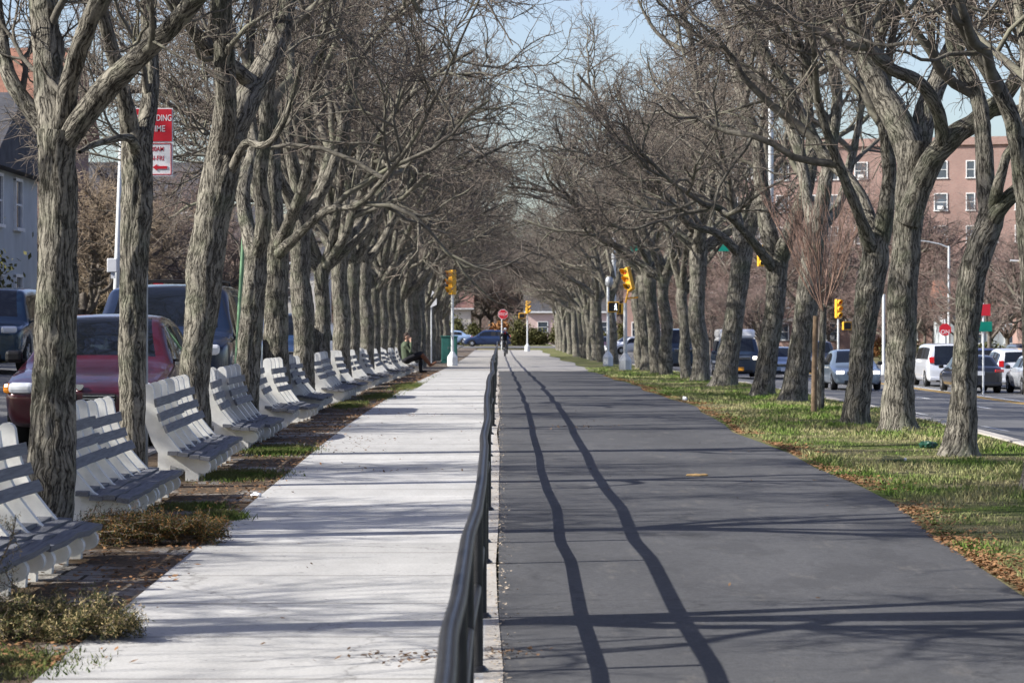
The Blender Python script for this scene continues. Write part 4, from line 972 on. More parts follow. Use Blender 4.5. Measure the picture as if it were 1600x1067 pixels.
# left side posts and signs
t = thing('parking_sign', 'red over white parking sign with left arrow, partly behind the slim dark trunk', 'sign', (PX(228, 27), 27, gz(-3.3, 27))); m = MB(); m.tube([(0, 0, -.1), (0, 0, 3.75)], .022, 8); m.build('post', GREYM, t)
cx = .05
m = MB(); m.box((cx, -.035, 3.51 - gz(-3.3, 27)), (.42, .006, .32)); o = m.build('red_panel', SIGNWHITE, t); m = MB(); m.box((cx, -.040, 3.51 - gz(-3.3, 27)), (.40, .006, .30)); m.build('red_field', SIGNRED, o)
zr = 3.51 - gz(-3.3, 27)
text_mesh('NO STANDING', .083, SIGNWHITE, o, (cx, -.0442, zr + .065), sx=.70); text_mesh('ANYTIME', .083, SIGNWHITE, o, (cx, -.0442, zr - .035), sx=.8)
zw = zr - .32; m = MB(); m.box((cx, -.035, zw), (.42, .006, .315)); o = m.build('white_panel', SIGNWHITE, t)
m = MB()
for a, b, c, d in ((0, .148, .39, .007), (0, -.14, .39, .007), (-.192, .004, .007, .292), (.192, .004, .007, .292)): m.box((cx + a, -.040, zw + b), (c, .004, d))
m.build('border', SIGNRED, o); text_mesh('7:30-9:30AM', .062, SIGNRED, o, (cx, -.0392, zw + .095), sx=.78); text_mesh('MON-FRI', .062, SIGNRED, o, (cx + .02, -.0392, zw + .01), sx=.85)
m = MB(); m.prism([(cx + .02, zw - .075), (cx + .06, zw - .045), (cx + .06, zw - .062), (cx + .155, zw - .062), (cx + .155, zw - .088), (cx + .06, zw - .088), (cx + .06, zw - .105)], -.044, -.039); m.build('arrow', SIGNRED, o)
def post_sign(name, label, loc, h, panels, mat=GREYM, r=.03):
    t = thing(name, label, 'sign', loc); m = MB(); m.tube([(0, 0, -.1), (0, 0, h)], r, 8); m.build('post', mat, t)
    for pn, z, wd, ht, mt in panels:
        m = MB(); m.box((0, -r - .012, z), (wd, .008, ht), bev=.003); m.build(pn, mt, t)
    return t
t = thing('sign_post', 'slim light green post between the leaning furrowed tree and the s-curved trunk', 'post', at(364, 37)); m = MB(); m.tube([(0, 0, -.1), (.07, 0, 1.2), (.15, 0, 2.6)], .028, 10); m.build('post', GREENP, t)
m = MB(); m.box((.15, -.04, 2.45), (.06, .01, .30)); m.build('sign_plate', GREENP, t)
post_sign('small_sign', 'small red and white notice above the dark blue utility vehicle', at(248, 100), 3.3 - .8, [('notice', 2.45, .36, .38, SIGNRED)])
t = thing('pole_box', 'small white box on the pale lamp post', 'box', (PX(176, 87.6), 87.6, 3.55)); m = MB(); m.box((0, 0, 0), (.3, .2, .42), bev=.02); m.box((.02, 0, -.3), (.12, .1, .2)); m.build('box', SIGNWHITE, t)
def octagon(t, z, r, y0, mt, name):
    m = MB(); m.prism([(r * math.cos(R(22.5 + 45 * k)), z + r * math.sin(R(22.5 + 45 * k))) for k in range(8)], y0, y0 + .008); return m.build(name, mt, t)
t = thing('stop_sign', 'red octagonal stop sign on a white pole beyond the cyclist', 'sign', at(786, 240)); m = MB(); m.tube([(-.1, 0, -.1), (-.1, 0, 3.3)], .05, 8); m.build('post', WHITEPOLE, t)
o = octagon(t, 2.95, .44, -.075, SIGNWHITE, 'rim_plate'); o2 = octagon(t, 2.95, .41, -.082, SIGNRED, 'sign_face'); text_mesh('STOP', .30, SIGNWHITE, o2, (0, -.084, 2.95))
t = thing('white_sign', 'blank white backed sign between far trunks of the left row', 'sign', at(674, 128)); m = MB(); m.tube([(0, 0, -.1), (0, 0, 3.3)], .03, 8); m.build('post', WHITEPOLE, t); m = MB(); m.prism([(-.24, 2.4), (.24, 2.62), (.24, 3.1), (0, 3.28), (-.24, 3.2)], -.05, -.04); m.build('sign_face', SIGNWHITE, t)
post_sign('avenue_sign', 'red sign above a green sign on a white post in the avenue', at(1537, 104), 3.3, [('red_panel', 3.05, .5, .42, SIGNRED), ('green_panel', 2.45, .62, .36, SIGNGREEN)], WHITEPOLE, .035).children[0]
t = thing('red_sign', 'small red lettered sign on a thin post behind the silver-white minivan', 'sign', at(1477, 152)); m = MB(); m.tube([(0, 0, -.1), (0, 0, 2.9)], .035, 8); m.build('post', WHITEPOLE, t); o = octagon(t, 2.35, .34, -.06, SIGNRED, 'sign_face'); text_mesh('ON', .3, SIGNWHITE, o, (0, -.062, 2.22))
t = thing('white_pole', 'thin white pole behind the stoutest verge tree', 'pole', at(1381, 150)); m = MB(); m.tube([(0, 0, -.1), (0, 0, 4.2)], .08, 10); m.lathe([(.12, 0), (.12, .5), (.085, .6)], n=10); m.build('shaft', WHITEPOLE, t)
# utility cabinet
t = thing('utility_cabinet', 'dark teal metal cabinet behind the left white signal pole', 'cabinet', at(702, 132)); m = MB(); m.box((0, .3, .62), (.72, .6, 1.15), bev=.02); m.box((0, .3, 1.22), (.80, .68, .06), bev=.015); m.box((0, .3, .02), (.8, .68, .1)); m.build('cabinet_body', TEAL, t)
for sx in (-1, 1):
    m = MB(); m.box((sx * .17, -.008, .65), (.31, .018, .98), bev=.005); o = m.build('door', TEAL, t)
    m = MB(); m.box((sx * .05, -.022, .7), (.02, .02, .12)); m.build('handle', GREYM, o)
# sapling and stake
t = thing('wooden_stake', 'brown wooden stake standing before the staked sapling', 'stake', at(1272, 43)); m = MB(); m.tube([(0, 0, -.1), (.01, 0, .7), (.03, 0, 1.42)], [.048, .042, .042], 9); m.build('stake', STAKEW, t)
t = thing('young_tree', 'young sapling with a vase of fine reddish upright twigs behind the stake', 'tree', at(1281, 44.2)); rg = np.random.default_rng(5)
T = ([(0, 0, -.1), (.02, 0, .6), (.05, 0, 1.2), (.06, 0, 1.6)], [.075, .055, .05, .045]); trunk_mesh(T, [], 91, t, 14, .06, flare=.0)
Ls = []
for k in range(7):
    a = k * .9; d0 = np.array([math.cos(a) * .42, math.sin(a) * .42, 1]); P = [np.array([.06, 0, 1.45])]
    for s_ in range(5): d0 = d0 + rg.normal(size=3) * .08; P.append(P[-1] + d0 / np.linalg.norm(d0) * .34)
    Ls.append((P, [.016, .013, .011, .009, .007, .004]))
Vs, Qs, off = [], [], 0
P = np.array([resample(p, r, 10)[0] for p, r in Ls]); Rr = np.array([resample(p, r, 10)[1] for p, r in Ls])
for q in range(3):
    V, Q = tubes(P, Rr, 5); Vs.append(V); Qs.append(Q + off); off += len(V)
    if q < 2: P, Rr = grow(P, Rr, 6, rg, .05, .95, .4, 1.0, 17, 7, .05, .08, .006 if q == 0 else .004, .5, .0025)
npmesh('crown', np.vstack(Vs), np.vstack(Qs), plain('sapling_twigs', (.26, .17, .13), .85, .2, var=.3), t)
# ================================================================ buildings
def brickm(name, c1, c2, mortar):
    m = NB(name, .9, .15); v = m.coord('Object'); 
    s = m.n('SeparateXYZ'); m.l(v, s.inputs[0]); ad = m.n('Math', operation='ADD'); m.l(s.outputs['X'], ad.inputs[0]); m.l(s.outputs['Y'], ad.inputs[1])
    cb = m.n('CombineXYZ'); m.l(ad.outputs[0], cb.inputs['X']); m.l(s.outputs['Z'], cb.inputs['Y'])
    br = m.n('TexBrick', Scale=1.0); m.l(cb.outputs[0], br.inputs['Vector']); br.inputs['Brick Width'].default_value = .22; br.inputs['Row Height'].default_value = .075; br.inputs['Mortar Size'].default_value = .008
    br.inputs['Color1'].default_value = (*c1, 1); br.inputs['Color2'].default_value = (*c2, 1); br.inputs['Mortar'].default_value = (*mortar, 1)
    c = m.mix(.6, br.outputs['Color'], m.ramp(m.noise(v, .35, 4), [(.3, .7), (.7, 1.15)]), 'MULTIPLY'); m.color(c); return m.mat
BRICK = brickm('red_brick', (.36, .22, .18), (.30, .175, .145), (.34, .30, .27))
BRICK2 = brickm('dark_brick', (.30, .13, .10), (.24, .11, .09), (.3, .27, .24))
SIDING = plain('pale_siding', (.42, .45, .46), .8, .2, var=.12, scale=1.2)
CREAM = plain('cream_siding', (.62, .58, .52), .8, .2, var=.1, scale=1.2)
ROOFD = plain('dark_roof_shingle', (.07, .07, .075), .9, .2, var=.3, scale=3)
ROOFO = plain('orange_clay_roof', (.25, .125, .085), .85, .2, var=.3, scale=3)
TRIM = plain('white_trim', (.72, .72, .70), .6, .3)
def window(b, x, y, z, wd, ht, rz=0, side=False, ac=False):
    m = MB()
    def BX(c, d): 
        if side: m.box((y + (-c[1] if side == 1 else c[1]), x + c[0], z + c[2]), (d[1], d[0], d[2]))
        else: m.box((x + c[0], y + c[1], z + c[2]), d)
    f = .09
    BX((-wd / 2, -.03, 0), (f, .10, ht)); BX((wd / 2, -.03, 0), (f, .10, ht)); BX((0, -.03, ht / 2), (wd + f, .104, f)); BX((0, -.05, -ht / 2), (wd + .2, .16, f)); BX((0, -.02, 0), (wd - f, .06, .05))
    o = m.build('window', TRIM, b); m = MB(); BX((0, .0, 0), (wd - f + .01, .03, ht - .05)); m.build('pane', PANE, o)
    if ac: m = MB(); BX((0, -.15, -ht * .32), (.55, .35, .32)); m.build('air_conditioner', TRIM, o)
t = thing('apartment_building', 'six storey red brick apartment block with white framed windows at right', 'building', (20.5, 268, -.7), R(-16))
m = MB(); m.box((22, 9, 9.4), (44, 18, 19.4)); m.build('wall', BRICK, t)
m = MB(); m.box((22, 9, 19.25), (44.5, 18.5, .35)); m.box((22, 9, 19.6), (44.2, 18.2, .4)); m.build('parapet', BRICK, t)
m = MB(); m.box((22, -.06, 3.2), (44.1, .12, .3)); m.build('stone_band', CREAM, t)
r3 = random.Random(4); cols = []
x = 1.4
while x < 42: cols += [(x, .75), (x + 1.9, 1.15), (x + 4.6, 1.15)]; x += 7.3
wc = 0
for fz in range(6):
    for xx, wd in cols:
        if xx < 43 and wc < 100: window(t, xx, 0, 2.1 + fz * 2.95, wd, 1.55, ac=r3.random() < .18); wc += 1
t = thing('brick_house', 'lower red brick building left of the apartment block behind the mast arm', 'building', (12.5, 300, -.6), R(-6)); m = MB(); m.box((8, 6, 5.6), (15, 12, 11.2)); m.build('wall', BRICK, t)
m = MB(); m.box((8, 6, 11.35), (15.4, 12.4, .3)); m.build('roof', ROOFD, t)
for fz in range(3):
    for xx in (1.9, 4.4, 7, 9.6, 12.1, 14.4): window(t, xx, 0, 2.2 + fz * 3.1, 1.0, 1.5)
def house(label, x, y, wd, dp, ht, wall, roof, rz=0, rh=2.2, wins=(), chim=None):
    t = thing('house', label, 'house', (x, y, gz(x, y) - .05), rz); m = MB(); m.box((0, dp / 2, ht / 2 - .2), (wd, dp, ht + .4)); m.build('wall', wall, t)
    m = MB(); hw = wd / 2 + .4; m.prism([(-.4, ht - .05), (dp + .4, ht - .05), (dp + .4, ht + .1), (dp / 2, ht + rh), (-.4, ht + .1)], -hw, hw, plane='yz'); o = m.build('roof', roof, t)
    m = MB(); m.box((0, -.42, ht + .03), (wd + .82, .05, .2)); m.build('fascia', TRIM, t)
    if chim: m = MB(); m.box((chim, dp * .6, ht + rh), (.8, .8, 1.6)); m.build('chimney', BRICK2, o)
    for xx, zz, a, b_ in wins: window(t, xx, 0, zz, a, b_)
    for yy in (2.2, 5.4):
        if dp > 6 and ht > 3:
            for zz in ([1.7, 4.4] if ht > 5 else [1.7]): window(t, yy, wd / 2, zz, 1.1, 1.4, side=1)
    m = MB(); m.box((wd * .18, -.04, 1.05), (1.0, .1, 2.1)); o = m.build('door', TRIM, t); m = MB(); m.ball((wd * .18 + .38, -.11, 1.0), .035); m.build('handle', CHROME, o)
    return t
house('grey sided two storey house with dark roof at the left edge', -18.6, 76, 10, 9, 5.3, SIDING, ROOFD, wins=[(-3.4, 4.2, 1.1, 1.4), (-1, 4.2, 1.1, 1.4), (2, 4.2, 1.1, 1.4), (4.1, 4.1, .9, 1.4), (-3, 1.6, 1.4, 1.4), (4.1, 1.6, .9, 1.3)])
house('tall brick house with orange roof behind the grey sided house', -20.5, 100, 10, 9, 8.0, BRICK, ROOFO, rh=3.2, wins=[(-3, 6.5, 1.1, 1.4), (0, 6.5, 1.1, 1.4), (3, 6.5, 1.1, 1.4), (3, 3.6, 1.1, 1.4)], chim=2)
house('cream house with dark roof deeper along the service road', -19, 128, 10, 9, 6.2, CREAM, ROOFD, rh=2.6, wins=[(-3, 4.4, 1.1, 1.4), (0, 4.4, 1.1, 1.4), (3.4, 4.4, 1.1, 1.4), (3.4, 1.6, 1.1, 1.4)])
house('brick house seen as a red sliver between left trunks', -18.5, 170, 10, 9, 6.4, BRICK2, ROOFD, rh=2.4, wins=[(-3, 4.4, 1.1, 1.4), (0, 4.4, 1.1, 1.4), (3, 4.4, 1.1, 1.4)], chim=1)
house('white house beyond the trees left of the far stop sign', -19, 215, 12, 9, 6.2, CREAM, ROOFD, wins=[(-3, 4.4, 1.1, 1.4), (0, 4.4, 1.1, 1.4), (3, 4.4, 1.1, 1.4)])
house('pale pink house across the far street right of the cyclist', 9, 352, 11, 9, 4.2, plain('pink_siding', (.62, .46, .42), .8, .2), ROOFD, rh=2.2, wins=[(-3.6, 2.4, 1.2, 1.3), (-1, 2.4, 1.2, 1.3), (4, 2.4, 1.2, 1.3)])
house('low white house across the far street left of the stop sign', -10, 362, 13, 9, 4.0, CREAM, BRICK2, rh=2.2, wins=[(-4, 2.2, 1.2, 1.3), (-1, 2.2, 1.2, 1.3), (4.5, 2.2, 1.2, 1.3)])
for i, (x, y, c, rf) in enumerate(((34, 140, CREAM, ROOFD), (36, 165, BRICK, ROOFD), (35, 190, SIDING, ROOFO))):
    house(['white house beyond the departing cars', 'brick house beyond the departing cars', 'grey house beyond the departing cars'][i], x, y, 11, 9, 3.6, c, rf, R(-4), 2.0, [(-3.6, 2, 1.1, 1.3), (-1, 2, 1.1, 1.3), (4, 2, 1.1, 1.3)])
# ================================================================ leafy bushes and hedges
def leaf_mat(name, a, b):
    m = NB(name, .8, .2); v = m.coord('Object'); m.color(m.ramp(m.noise(v, 2.5, 5, .7), [(.3, a), (.7, b)])); return m.mat
LEAFY = leaf_mat('yellow_green_leaf', (.11, .12, .015), (.24, .22, .03)); LEAFD = leaf_mat('olive_leaf', (.045, .055, .02), (.13, .12, .045)); LEAFB = leaf_mat('russet_leaf', (.16, .07, .025), (.30, .15, .06))
def bush(name, label, loc, rad, mt, n, leaf, seed, group=None, cat='bush'):
    rg = np.random.default_rng(seed); t = thing(name, label, cat, loc, 0, group); rx, ry, rz_ = rad
    cl = rg.normal(size=(26, 3)); cl /= np.linalg.norm(cl, axis=1, keepdims=True); cl[:, 2] = np.abs(cl[:, 2]) * 1.0; cl *= .72 * rg.random((26, 1)) ** .35
    c = cl[rg.integers(0, 26, n)] + rg.normal(size=(n, 3)) * .17; P = c * np.array([rx, ry, rz_]) + np.array([0, 0, rz_ * .25]); P[:, 2] = np.maximum(P[:, 2], .04)
    a = rg.normal(size=(n, 3)); a /= np.linalg.norm(a, axis=1, keepdims=True); b = np.cross(a, rg.normal(size=(n, 3))); b /= np.linalg.norm(b, axis=1, keepdims=True); s = leaf * (.6 + .8 * rg.random((n, 1)))
    V = np.stack([P - a * s, P + b * s * .5, P + a * s, P - b * s * .5], 1).reshape(-1, 3); npmesh('foliage', V, np.arange(n * 4).reshape(-1, 4), mt, t, smooth=False)
    m = MB()
    for k in range(6): q = cl[k] * np.array([rx, ry, rz_]); m.tube([(0, 0, -.1), tuple(q * .5 + np.array([0, 0, rz_ * .1])), tuple(q)], [.05, .03, .015], 5)
    m.build('stems', FARBARK, t); return t
def gl(x, y): return (x, y, gz(x, y))
bush('round_bush', 'yellow-green rounded bush at the left edge above the blue minivan', gl(-13.3, 66), (1.75, 1.5, 2.9), LEAFY, 16000, .07, 1)
bush('round_bush', 'dark olive bush beside the grey sided house', gl(-14.2, 72), (2.3, 1.6, 3.4), LEAFD, 12000, .09, 2)
for i in range(9):
    d = 78 + i * 15; x = -14 - .02 * d + rng.uniform(-.8, .8)
    bush('hedge_bush', 'low %s bush across the service road, %s from the camera' % ('russet' if i % 3 == 1 else 'olive', ordinal(i)), gl(x, d), (2.2, 2.5, 2.0 + .6 * (i % 3)), LEAFB if i % 3 == 1 else LEAFD, 5000, .13, 10 + i, 'bushes on the house side')
GE = 'shrubs along the far side of the cross street'
for i in range(22):
    x = -30 + i * 2.3 + rng.uniform(-.5, .5); d = 312 + rng.uniform(-5, 6); tall = 1.3 + 1.6 * rng.random(); k = i % 4
    kn = 'russet' if k == 1 else 'olive'
    bush('shrub', '%s shrub across the far street behind the crossing cars, %s from the left' % (kn, ordinal(i)), (x, d, -.09), (1.5, 1.3, tall), LEAFB if k == 1 else LEAFD, 2600, .16, 40 + i, GE)
for i in range(8):
    x = 30 + rng.uniform(-1, 4); d = 110 + i * 18
    bush('shrub', 'low tan shrub across the avenue behind the departing cars, %s along' % ordinal(i), gl(x, d), (2.4, 2.2, 1.3), LEAFB if i % 2 else LEAFD, 3000, .12, 70 + i, 'shrubs across the avenue')
# far tree mass closing the horizon
def far_wood(name, label, x0, x1, y0, y1, n, h0, h1, mt, seed):
    rg = np.random.default_rng(seed); N = n; P = np.zeros((N, 6, 3)); P[:, 0, 0] = rg.uniform(x0, x1, N); P[:, 0, 1] = rg.uniform(y0, y1, N); P[:, 0, 2] = rg.uniform(.0, .72, N) * h1 - .1
    d = rg.normal(size=(N, 3)); d[:, 2] = np.abs(d[:, 2]) + .5
    for k in range(1, 6):
        d += rg.normal(size=(N, 3)) * .35; d /= np.linalg.norm(d, axis=1, keepdims=True); P[:, k] = P[:, k - 1] + d * rg.uniform(h0, h0 * 2, (N, 1)) * .35
    V, Q = tubes(P, np.repeat(np.linspace(.035, .012, 6)[None], N, 0), 3); return tag(npmesh(name, V, Q, mt), label, 'wood', None, 'stuff')
far_wood('far_wood', 'far brown mass of bare twigs beyond the cross street', -90, 34, 440, 490, 22000, 1.6, 15, TWIGR, 3)
far_wood('far_wood', 'far brown mass of bare twigs beyond the avenue', 60, 150, 300, 420, 15000, 1.6, 13, TWIGR, 4)
far_wood('side_thicket', 'thicket of bare brown twigs behind the houses at left', -60, -24, 60, 240, 11000, 1.4, 11, TWIGB, 5)
# ================================================================ grass and litter
def blades(name, label, X, Y, H, Wd, mt, seed, lean=.5):
    rg = np.random.default_rng(seed); n = len(X); Z = np.array([float(g) for g in G(Y)]) - .012
    a = rg.random(n) * 2 * PI; dx, dy = np.cos(a), np.sin(a); la = rg.random(n) * 2 * PI; lx, ly = np.cos(la) * H * lean * rg.random(n), np.sin(la) * H * lean * rg.random(n)
    B0 = np.stack([X - dx * Wd, Y - dy * Wd, Z], 1); B1 = np.stack([X + dx * Wd, Y + dy * Wd, Z], 1); M1 = np.stack([X + dx * Wd * .7 + lx * .4, Y + dy * Wd * .7 + ly * .4, Z + H * .6], 1); T_ = np.stack([X + lx, Y + ly, Z + H], 1)
    V = np.stack([B0, B1, M1, T_], 1).reshape(-1, 3); return tag(npmesh(name, V, np.arange(4 * n).reshape(-1, 4), mt, smooth=False), label, 'grass', None, 'stuff')
rg = np.random.default_rng(21)
N = 150000; Y = 13 + 95 * rg.random(N) ** 1.5; X = 3.02 + 2.75 * rg.random(N) ** .9
edge = 3.0 + .08 * np.sin(Y * .31) + .05 * np.sin(Y * .83 + 1) + .03 * np.sin(Y * 2.3) - .22 * np.maximum(0, (20 - Y) / 8); X = edge + .1 + (5.78 - edge - .1) * rg.random(N)
f = vnoise((X / 40) % 1, Y * .9, 60, 5) * .6 + vnoise((X / 40) % 1, Y * 2.5, 160, 6) * .4
keep = rg.random(N) < (.25 + 1.3 * np.clip(f - .3, 0, 1)); X, Y, f = X[keep], Y[keep], f[keep]
blades('grass', 'patchy green and straw grass on the verge beside the asphalt path', X, Y, (.014 + .07 * f ** 2.2 * 1.3) * (.6 + .8 * rg.random(len(X))), .0026 + .00012 * Y, GRASS, 22, .9)
def patch(cx, cy, rx, ry, n, h, sd, nm, lab):
    rg = np.random.default_rng(sd); X = cx + rg.normal(size=n) * rx * .5; Y = cy + rg.normal(size=n) * ry * .5; k = X < -1.7; blades(nm, lab, X[k], Y[k], h * (.5 + .8 * rg.random(k.sum())), .004 + 0 * Y[k], GRASSG, sd + 1, 1.0)
GRASSG = turf_mat('patch_grass_blades', (.05, .085, .02), (.14, .20, .05), (.12, .13, .05), (.24, .22, .10), 1.6)
for i, (px, py, rx, ry, n, h) in enumerate(((20, 1040, .45, .5, 9000, .035), (440, 706, .32, .9, 6000, .05), (375, 745, .35, .7, 5000, .045), (548, 632, .22, 1.6, 4000, .06), (300, 795, .25, .3, 1500, .05), (345, 812, .16, .2, 1500, .07), (700, 594, .3, 7, 6000, .06), (640, 606, .35, 5, 5000, .05), (590, 618, .3, 2.5, 3000, .05))):
    d = 7200 / (py - 470) if py > 640 else {632: 46, 594: 76, 606: 62, 618: 52}[py]
    patch(PX(px, d) if py != 1040 else -2.35, d, rx, ry, n, h, 100 + i * 3, 'grass_patch', 'green grass patch at the sidewalk edge in front of the benches, %s from the camera' % ordinal(i))
def flakes(name, label, X, Y, s, mt, seed, up=.25, zoff=.008):
    rg = np.random.default_rng(seed); n = len(X); Z = G(Y) + zoff; a = rg.random(n) * 2 * PI; tx, ty = rg.normal(size=n) * up, rg.normal(size=n) * up
    u = np.stack([np.cos(a), np.sin(a), tx], 1) * s[:, None]; v = np.stack([-np.sin(a), np.cos(a), ty], 1) * s[:, None] * .45; C = np.stack([X, Y, Z + s * .35], 1)
    V = np.stack([C - u, C - v, C + u, C + v], 1).reshape(-1, 3); return tag(npmesh(name, V, np.arange(4 * n).reshape(-1, 4), mt, smooth=False), label, 'leaves', None, 'stuff')
n = 30000; Y = 12.5 + 70 * rg.random(n) ** 1.7; X = 3.0 + .08 * np.sin(Y * .31) + .05 * np.sin(Y * .83 + 1) - .22 * np.maximum(0, (20 - Y) / 8) + .03 + np.abs(rg.normal(size=n)) * .17 - .05 * rg.random(n)
k = vnoise((Y * .013) % 1, Y * 1.1, 9, 77) * .6 + vnoise((Y * .05) % 1, Y * 3.1, 9, 78) * .4 > .28 + .45 * rg.random(n); X, Y = X[k], Y[k]; n = len(X)
flakes('leaf_litter', 'rusty fallen leaves along the right edge of the asphalt path', X, Y, .011 + .014 * rg.random(n), LITTER, 31)
n = 9000; Y = 12.5 + 80 * rg.random(n) ** 1.4; X = -1.95 - 1.3 * rg.random(n) ** 1.6 + .12 * rg.normal(size=n) * (rg.random(n) < .3)
flakes('leaf_litter', 'brown leaf debris between the benches and the sidewalk', X, Y, .012 + .014 * rg.random(n), LITTER, 32)
n = 2600; Y = 10 + 70 * rg.random(n) ** 1.4; X = .0 + .035 * rg.normal(size=n)
flakes('grit', 'leaf crumbs and grit along the foot of the black railing', X, Y, .005 + .010 * rg.random(n), plain('grit', (.40, .33, .25), .9, .1, var=.6, scale=30), 33)
def debris_on_walk():
    V = []; xs, ys = [], []
    for (cx, cy, rx, ry, k) in ((-1.5, 33, .2, .5, 60), (-1.35, 41, .3, .5, 80), (-1.2, 27, .5, .2, 40), (-.35, 12.9, .18, .14, 130), (.02, 13.1, .1, .12, 60), (.9, 36.5, .35, .4, 80), (-1.7, 31, .2, .8, 60), (-1, 20, 1, 6, 45), (-1, 40, .9, 12, 90), (1.5, 25, 1.4, 10, 50)):
        xs.append(cx + rg.normal(size=k) * rx); ys.append(cy + rg.normal(size=k) * ry)
    X = np.concatenate(xs); Y = np.concatenate(ys); flakes('leaf_litter', 'scattered brown leaf bits and twigs on the sidewalk and path', X, Y, .008 + .016 * rg.random(len(X)), plain('twig_bits', (.16, .10, .06), .9, .1, var=.5, scale=20), 34)
debris_on_walk()
# discarded cut conifers
CONB = leaf_mat('browned_needles', (.15, .07, .022), (.36, .19, .07)); CONT = leaf_mat('straw_needles', (.30, .22, .10), (.52, .42, .22)); CONG = leaf_mat('dull_green_needles', (.03, .04, .014), (.10, .11, .04))
def cut_conifer(label, loc, L, wdt, hgt, seed, mats, rz, sprig=False, nb=46):
    rg = np.random.default_rng(seed); t = thing('cut_conifer', label, 'conifer branches', loc, rz); P = []; Rr = []
    for k in range(nb):
        f = k / nb; s = f * L; a = rg.uniform(0, 2 * PI); up = abs(math.sin(a)); d = np.array([.8, math.cos(a) * 1.0, up * .3]); d /= np.linalg.norm(d); ln = wdt * (1.15 - .75 * f) * rg.uniform(.6, 1.1)
        p = np.array([s, 0, .05]); br = [p]
        for q in range(6): d = d + rg.normal(size=3) * .12 + np.array([.02, 0, -.09 if p[2] > .1 else .03]); d /= np.linalg.norm(d); p = p + d * ln / 6; p[2] = np.clip(p[2], .015, hgt); br.append(p)
        P.append(br); Rr.append(np.linspace(.006, .0025, 7))
    if sprig:
        for k in range(5):
            d = np.array([rg.normal() * .3, rg.normal() * .35, 1]); p = np.array([.1 + .08 * k, -.1 + rg.normal() * .1, .05]); br = [p]
            for q in range(6): d = d + rg.normal(size=3) * .18; d /= np.linalg.norm(d); p = p + d * (.10 if k < 3 else .05); br.append(p)
            P.append(br); Rr.append(np.linspace(.008, .003, 7))
    P = np.array(P); Rr = np.array(Rr); P2, R2 = grow(P, Rr, 6, rg, .15, 1, .06, .16, 40, 4, .12, 0, .003, .5, .0015)
    P2[:, :, 2] = np.maximum(P2[:, :, 2], .01); V, Q = tubes(P, Rr, 5); V2, Q2 = tubes(P2, R2, 3); npmesh('twigs', np.vstack([V, V2]), np.vstack([Q, Q2 + len(V)]), TWIG, t)
    A = np.concatenate([P.reshape(len(P), -1, 3)[:, 1:].reshape(-1, 3), P2.reshape(-1, 3)]); Bn = 12; C = np.repeat(A, Bn, 0) + rg.normal(size=(len(A) * Bn, 3)) * .012; n = len(C)
    d = rg.normal(size=(n, 3)); d /= np.linalg.norm(d, axis=1, keepdims=True); w_ = np.cross(d, rg.normal(size=(n, 3))); w_ /= np.linalg.norm(w_, axis=1, keepdims=True); l = (.014 + .014 * rg.random((n, 1)))
    V = np.stack([C, C + d * l * .5 + w_ * .0022, C + d * l, C + d * l * .5 - w_ * .0022], 1).reshape(-1, 3); V[:, 2] = np.maximum(V[:, 2], .004)
    mi = (rg.random(n) < .4).astype(int) if len(mats) > 1 else None; npmesh('needles', V, np.arange(4 * n).reshape(-1, 4), None, t, fmat=mi, mats=mats, smooth=False); m = MB(); m.tube([(-.15, 0, .05), (L * .5, 0, .045), (L, 0, .03)], [.022, .014, .005], 7); m.build('stem', STAKEW, t)
cut_conifer('browned cut conifer lying below the second bench, tip on the sidewalk', (-2.95, 19.1, gz(-2.9, 19)), 1.05, .55, .17, 3, [CONG, CONB], R(-12), nb=80)
cut_conifer('pile of dull green conifer branches with an upright sprig at the lower left corner', (-2.62, 13.8, gz(-2.6, 13.8)), .85, .45, .24, 9, [CONG, CONT], R(-18), sprig=True, nb=64)
# single bits of litter
def crumple(name, label, cat, px, d, s, mt, seed, flat=1, x=None):
    rg = np.random.default_rng(seed); bm = bmesh.new(); bmesh.ops.create_icosphere(bm, subdivisions=3, radius=1)
    for v in bm.verts:
        k = 1 + .35 * math.sin(v.co.x * 4 + seed) * math.cos(v.co.y * 5) + rg.normal() * .06; v.co = Vector((v.co.x * k * s[0], v.co.y * k * s[1], max(-s[2] * .8, v.co.z * k * s[2])))
    me = bpy.data.meshes.new(name); bm.to_mesh(me); bm.free(); me.materials.append(mt); o = bpy.data.objects.new(name, me); COL.objects.link(o); X = PX(px, d) if x is None else x; o.location = (X, d, gz(X, d) + s[2] * .8); return tag(o, label, cat)
crumple('paper_scrap', 'crumpled white paper scrap at the sidewalk edge', 'litter', 400, 23.4, (.04, .05, .022), SIGNWHITE, 2)
crumple('foam_cup', 'small white foam ball on the verge edge far along the path', 'litter', 1070, 49, (.04, .04, .04), SIGNWHITE, 3)
crumple('plastic_bag', 'dark green plastic bag in the grass beside the rightmost whole trunk', 'litter', 1450, 31.2, (.085, .08, .04), plain('green_plastic', (.012, .06, .035), .3, .5), 4)
o = crumple('bark_chip', 'tan flake of bark lying on the asphalt path', 'litter', 1090, 26.2, (.085, .03, .012), plain('bark_chip', (.42, .28, .13), .8, .2), 5)
t = thing('plastic_bottle', 'crushed clear plastic bottle lying in the verge grass', 'bottle', (PX(1395, 28.1), 28.1, gz(4, 28.1) + .045), .2); BOT = glass_mat('clear_plastic', (.9, .95, .95), .35)
m = MB(); m.lathe([(.008, -.10), (.036, -.10), (.038, -.03), (.030, 0), (.037, .03), (.035, .07), (.014, .105), (.013, .12)], (0, 0, 0), 12, axis='x'); m.build('body', BOT, t); m = MB(); m.lathe([(.016, .12), (.016, .14)], (0, 0, 0), 10, axis='x'); m.build('cap', SIGNWHITE, t)
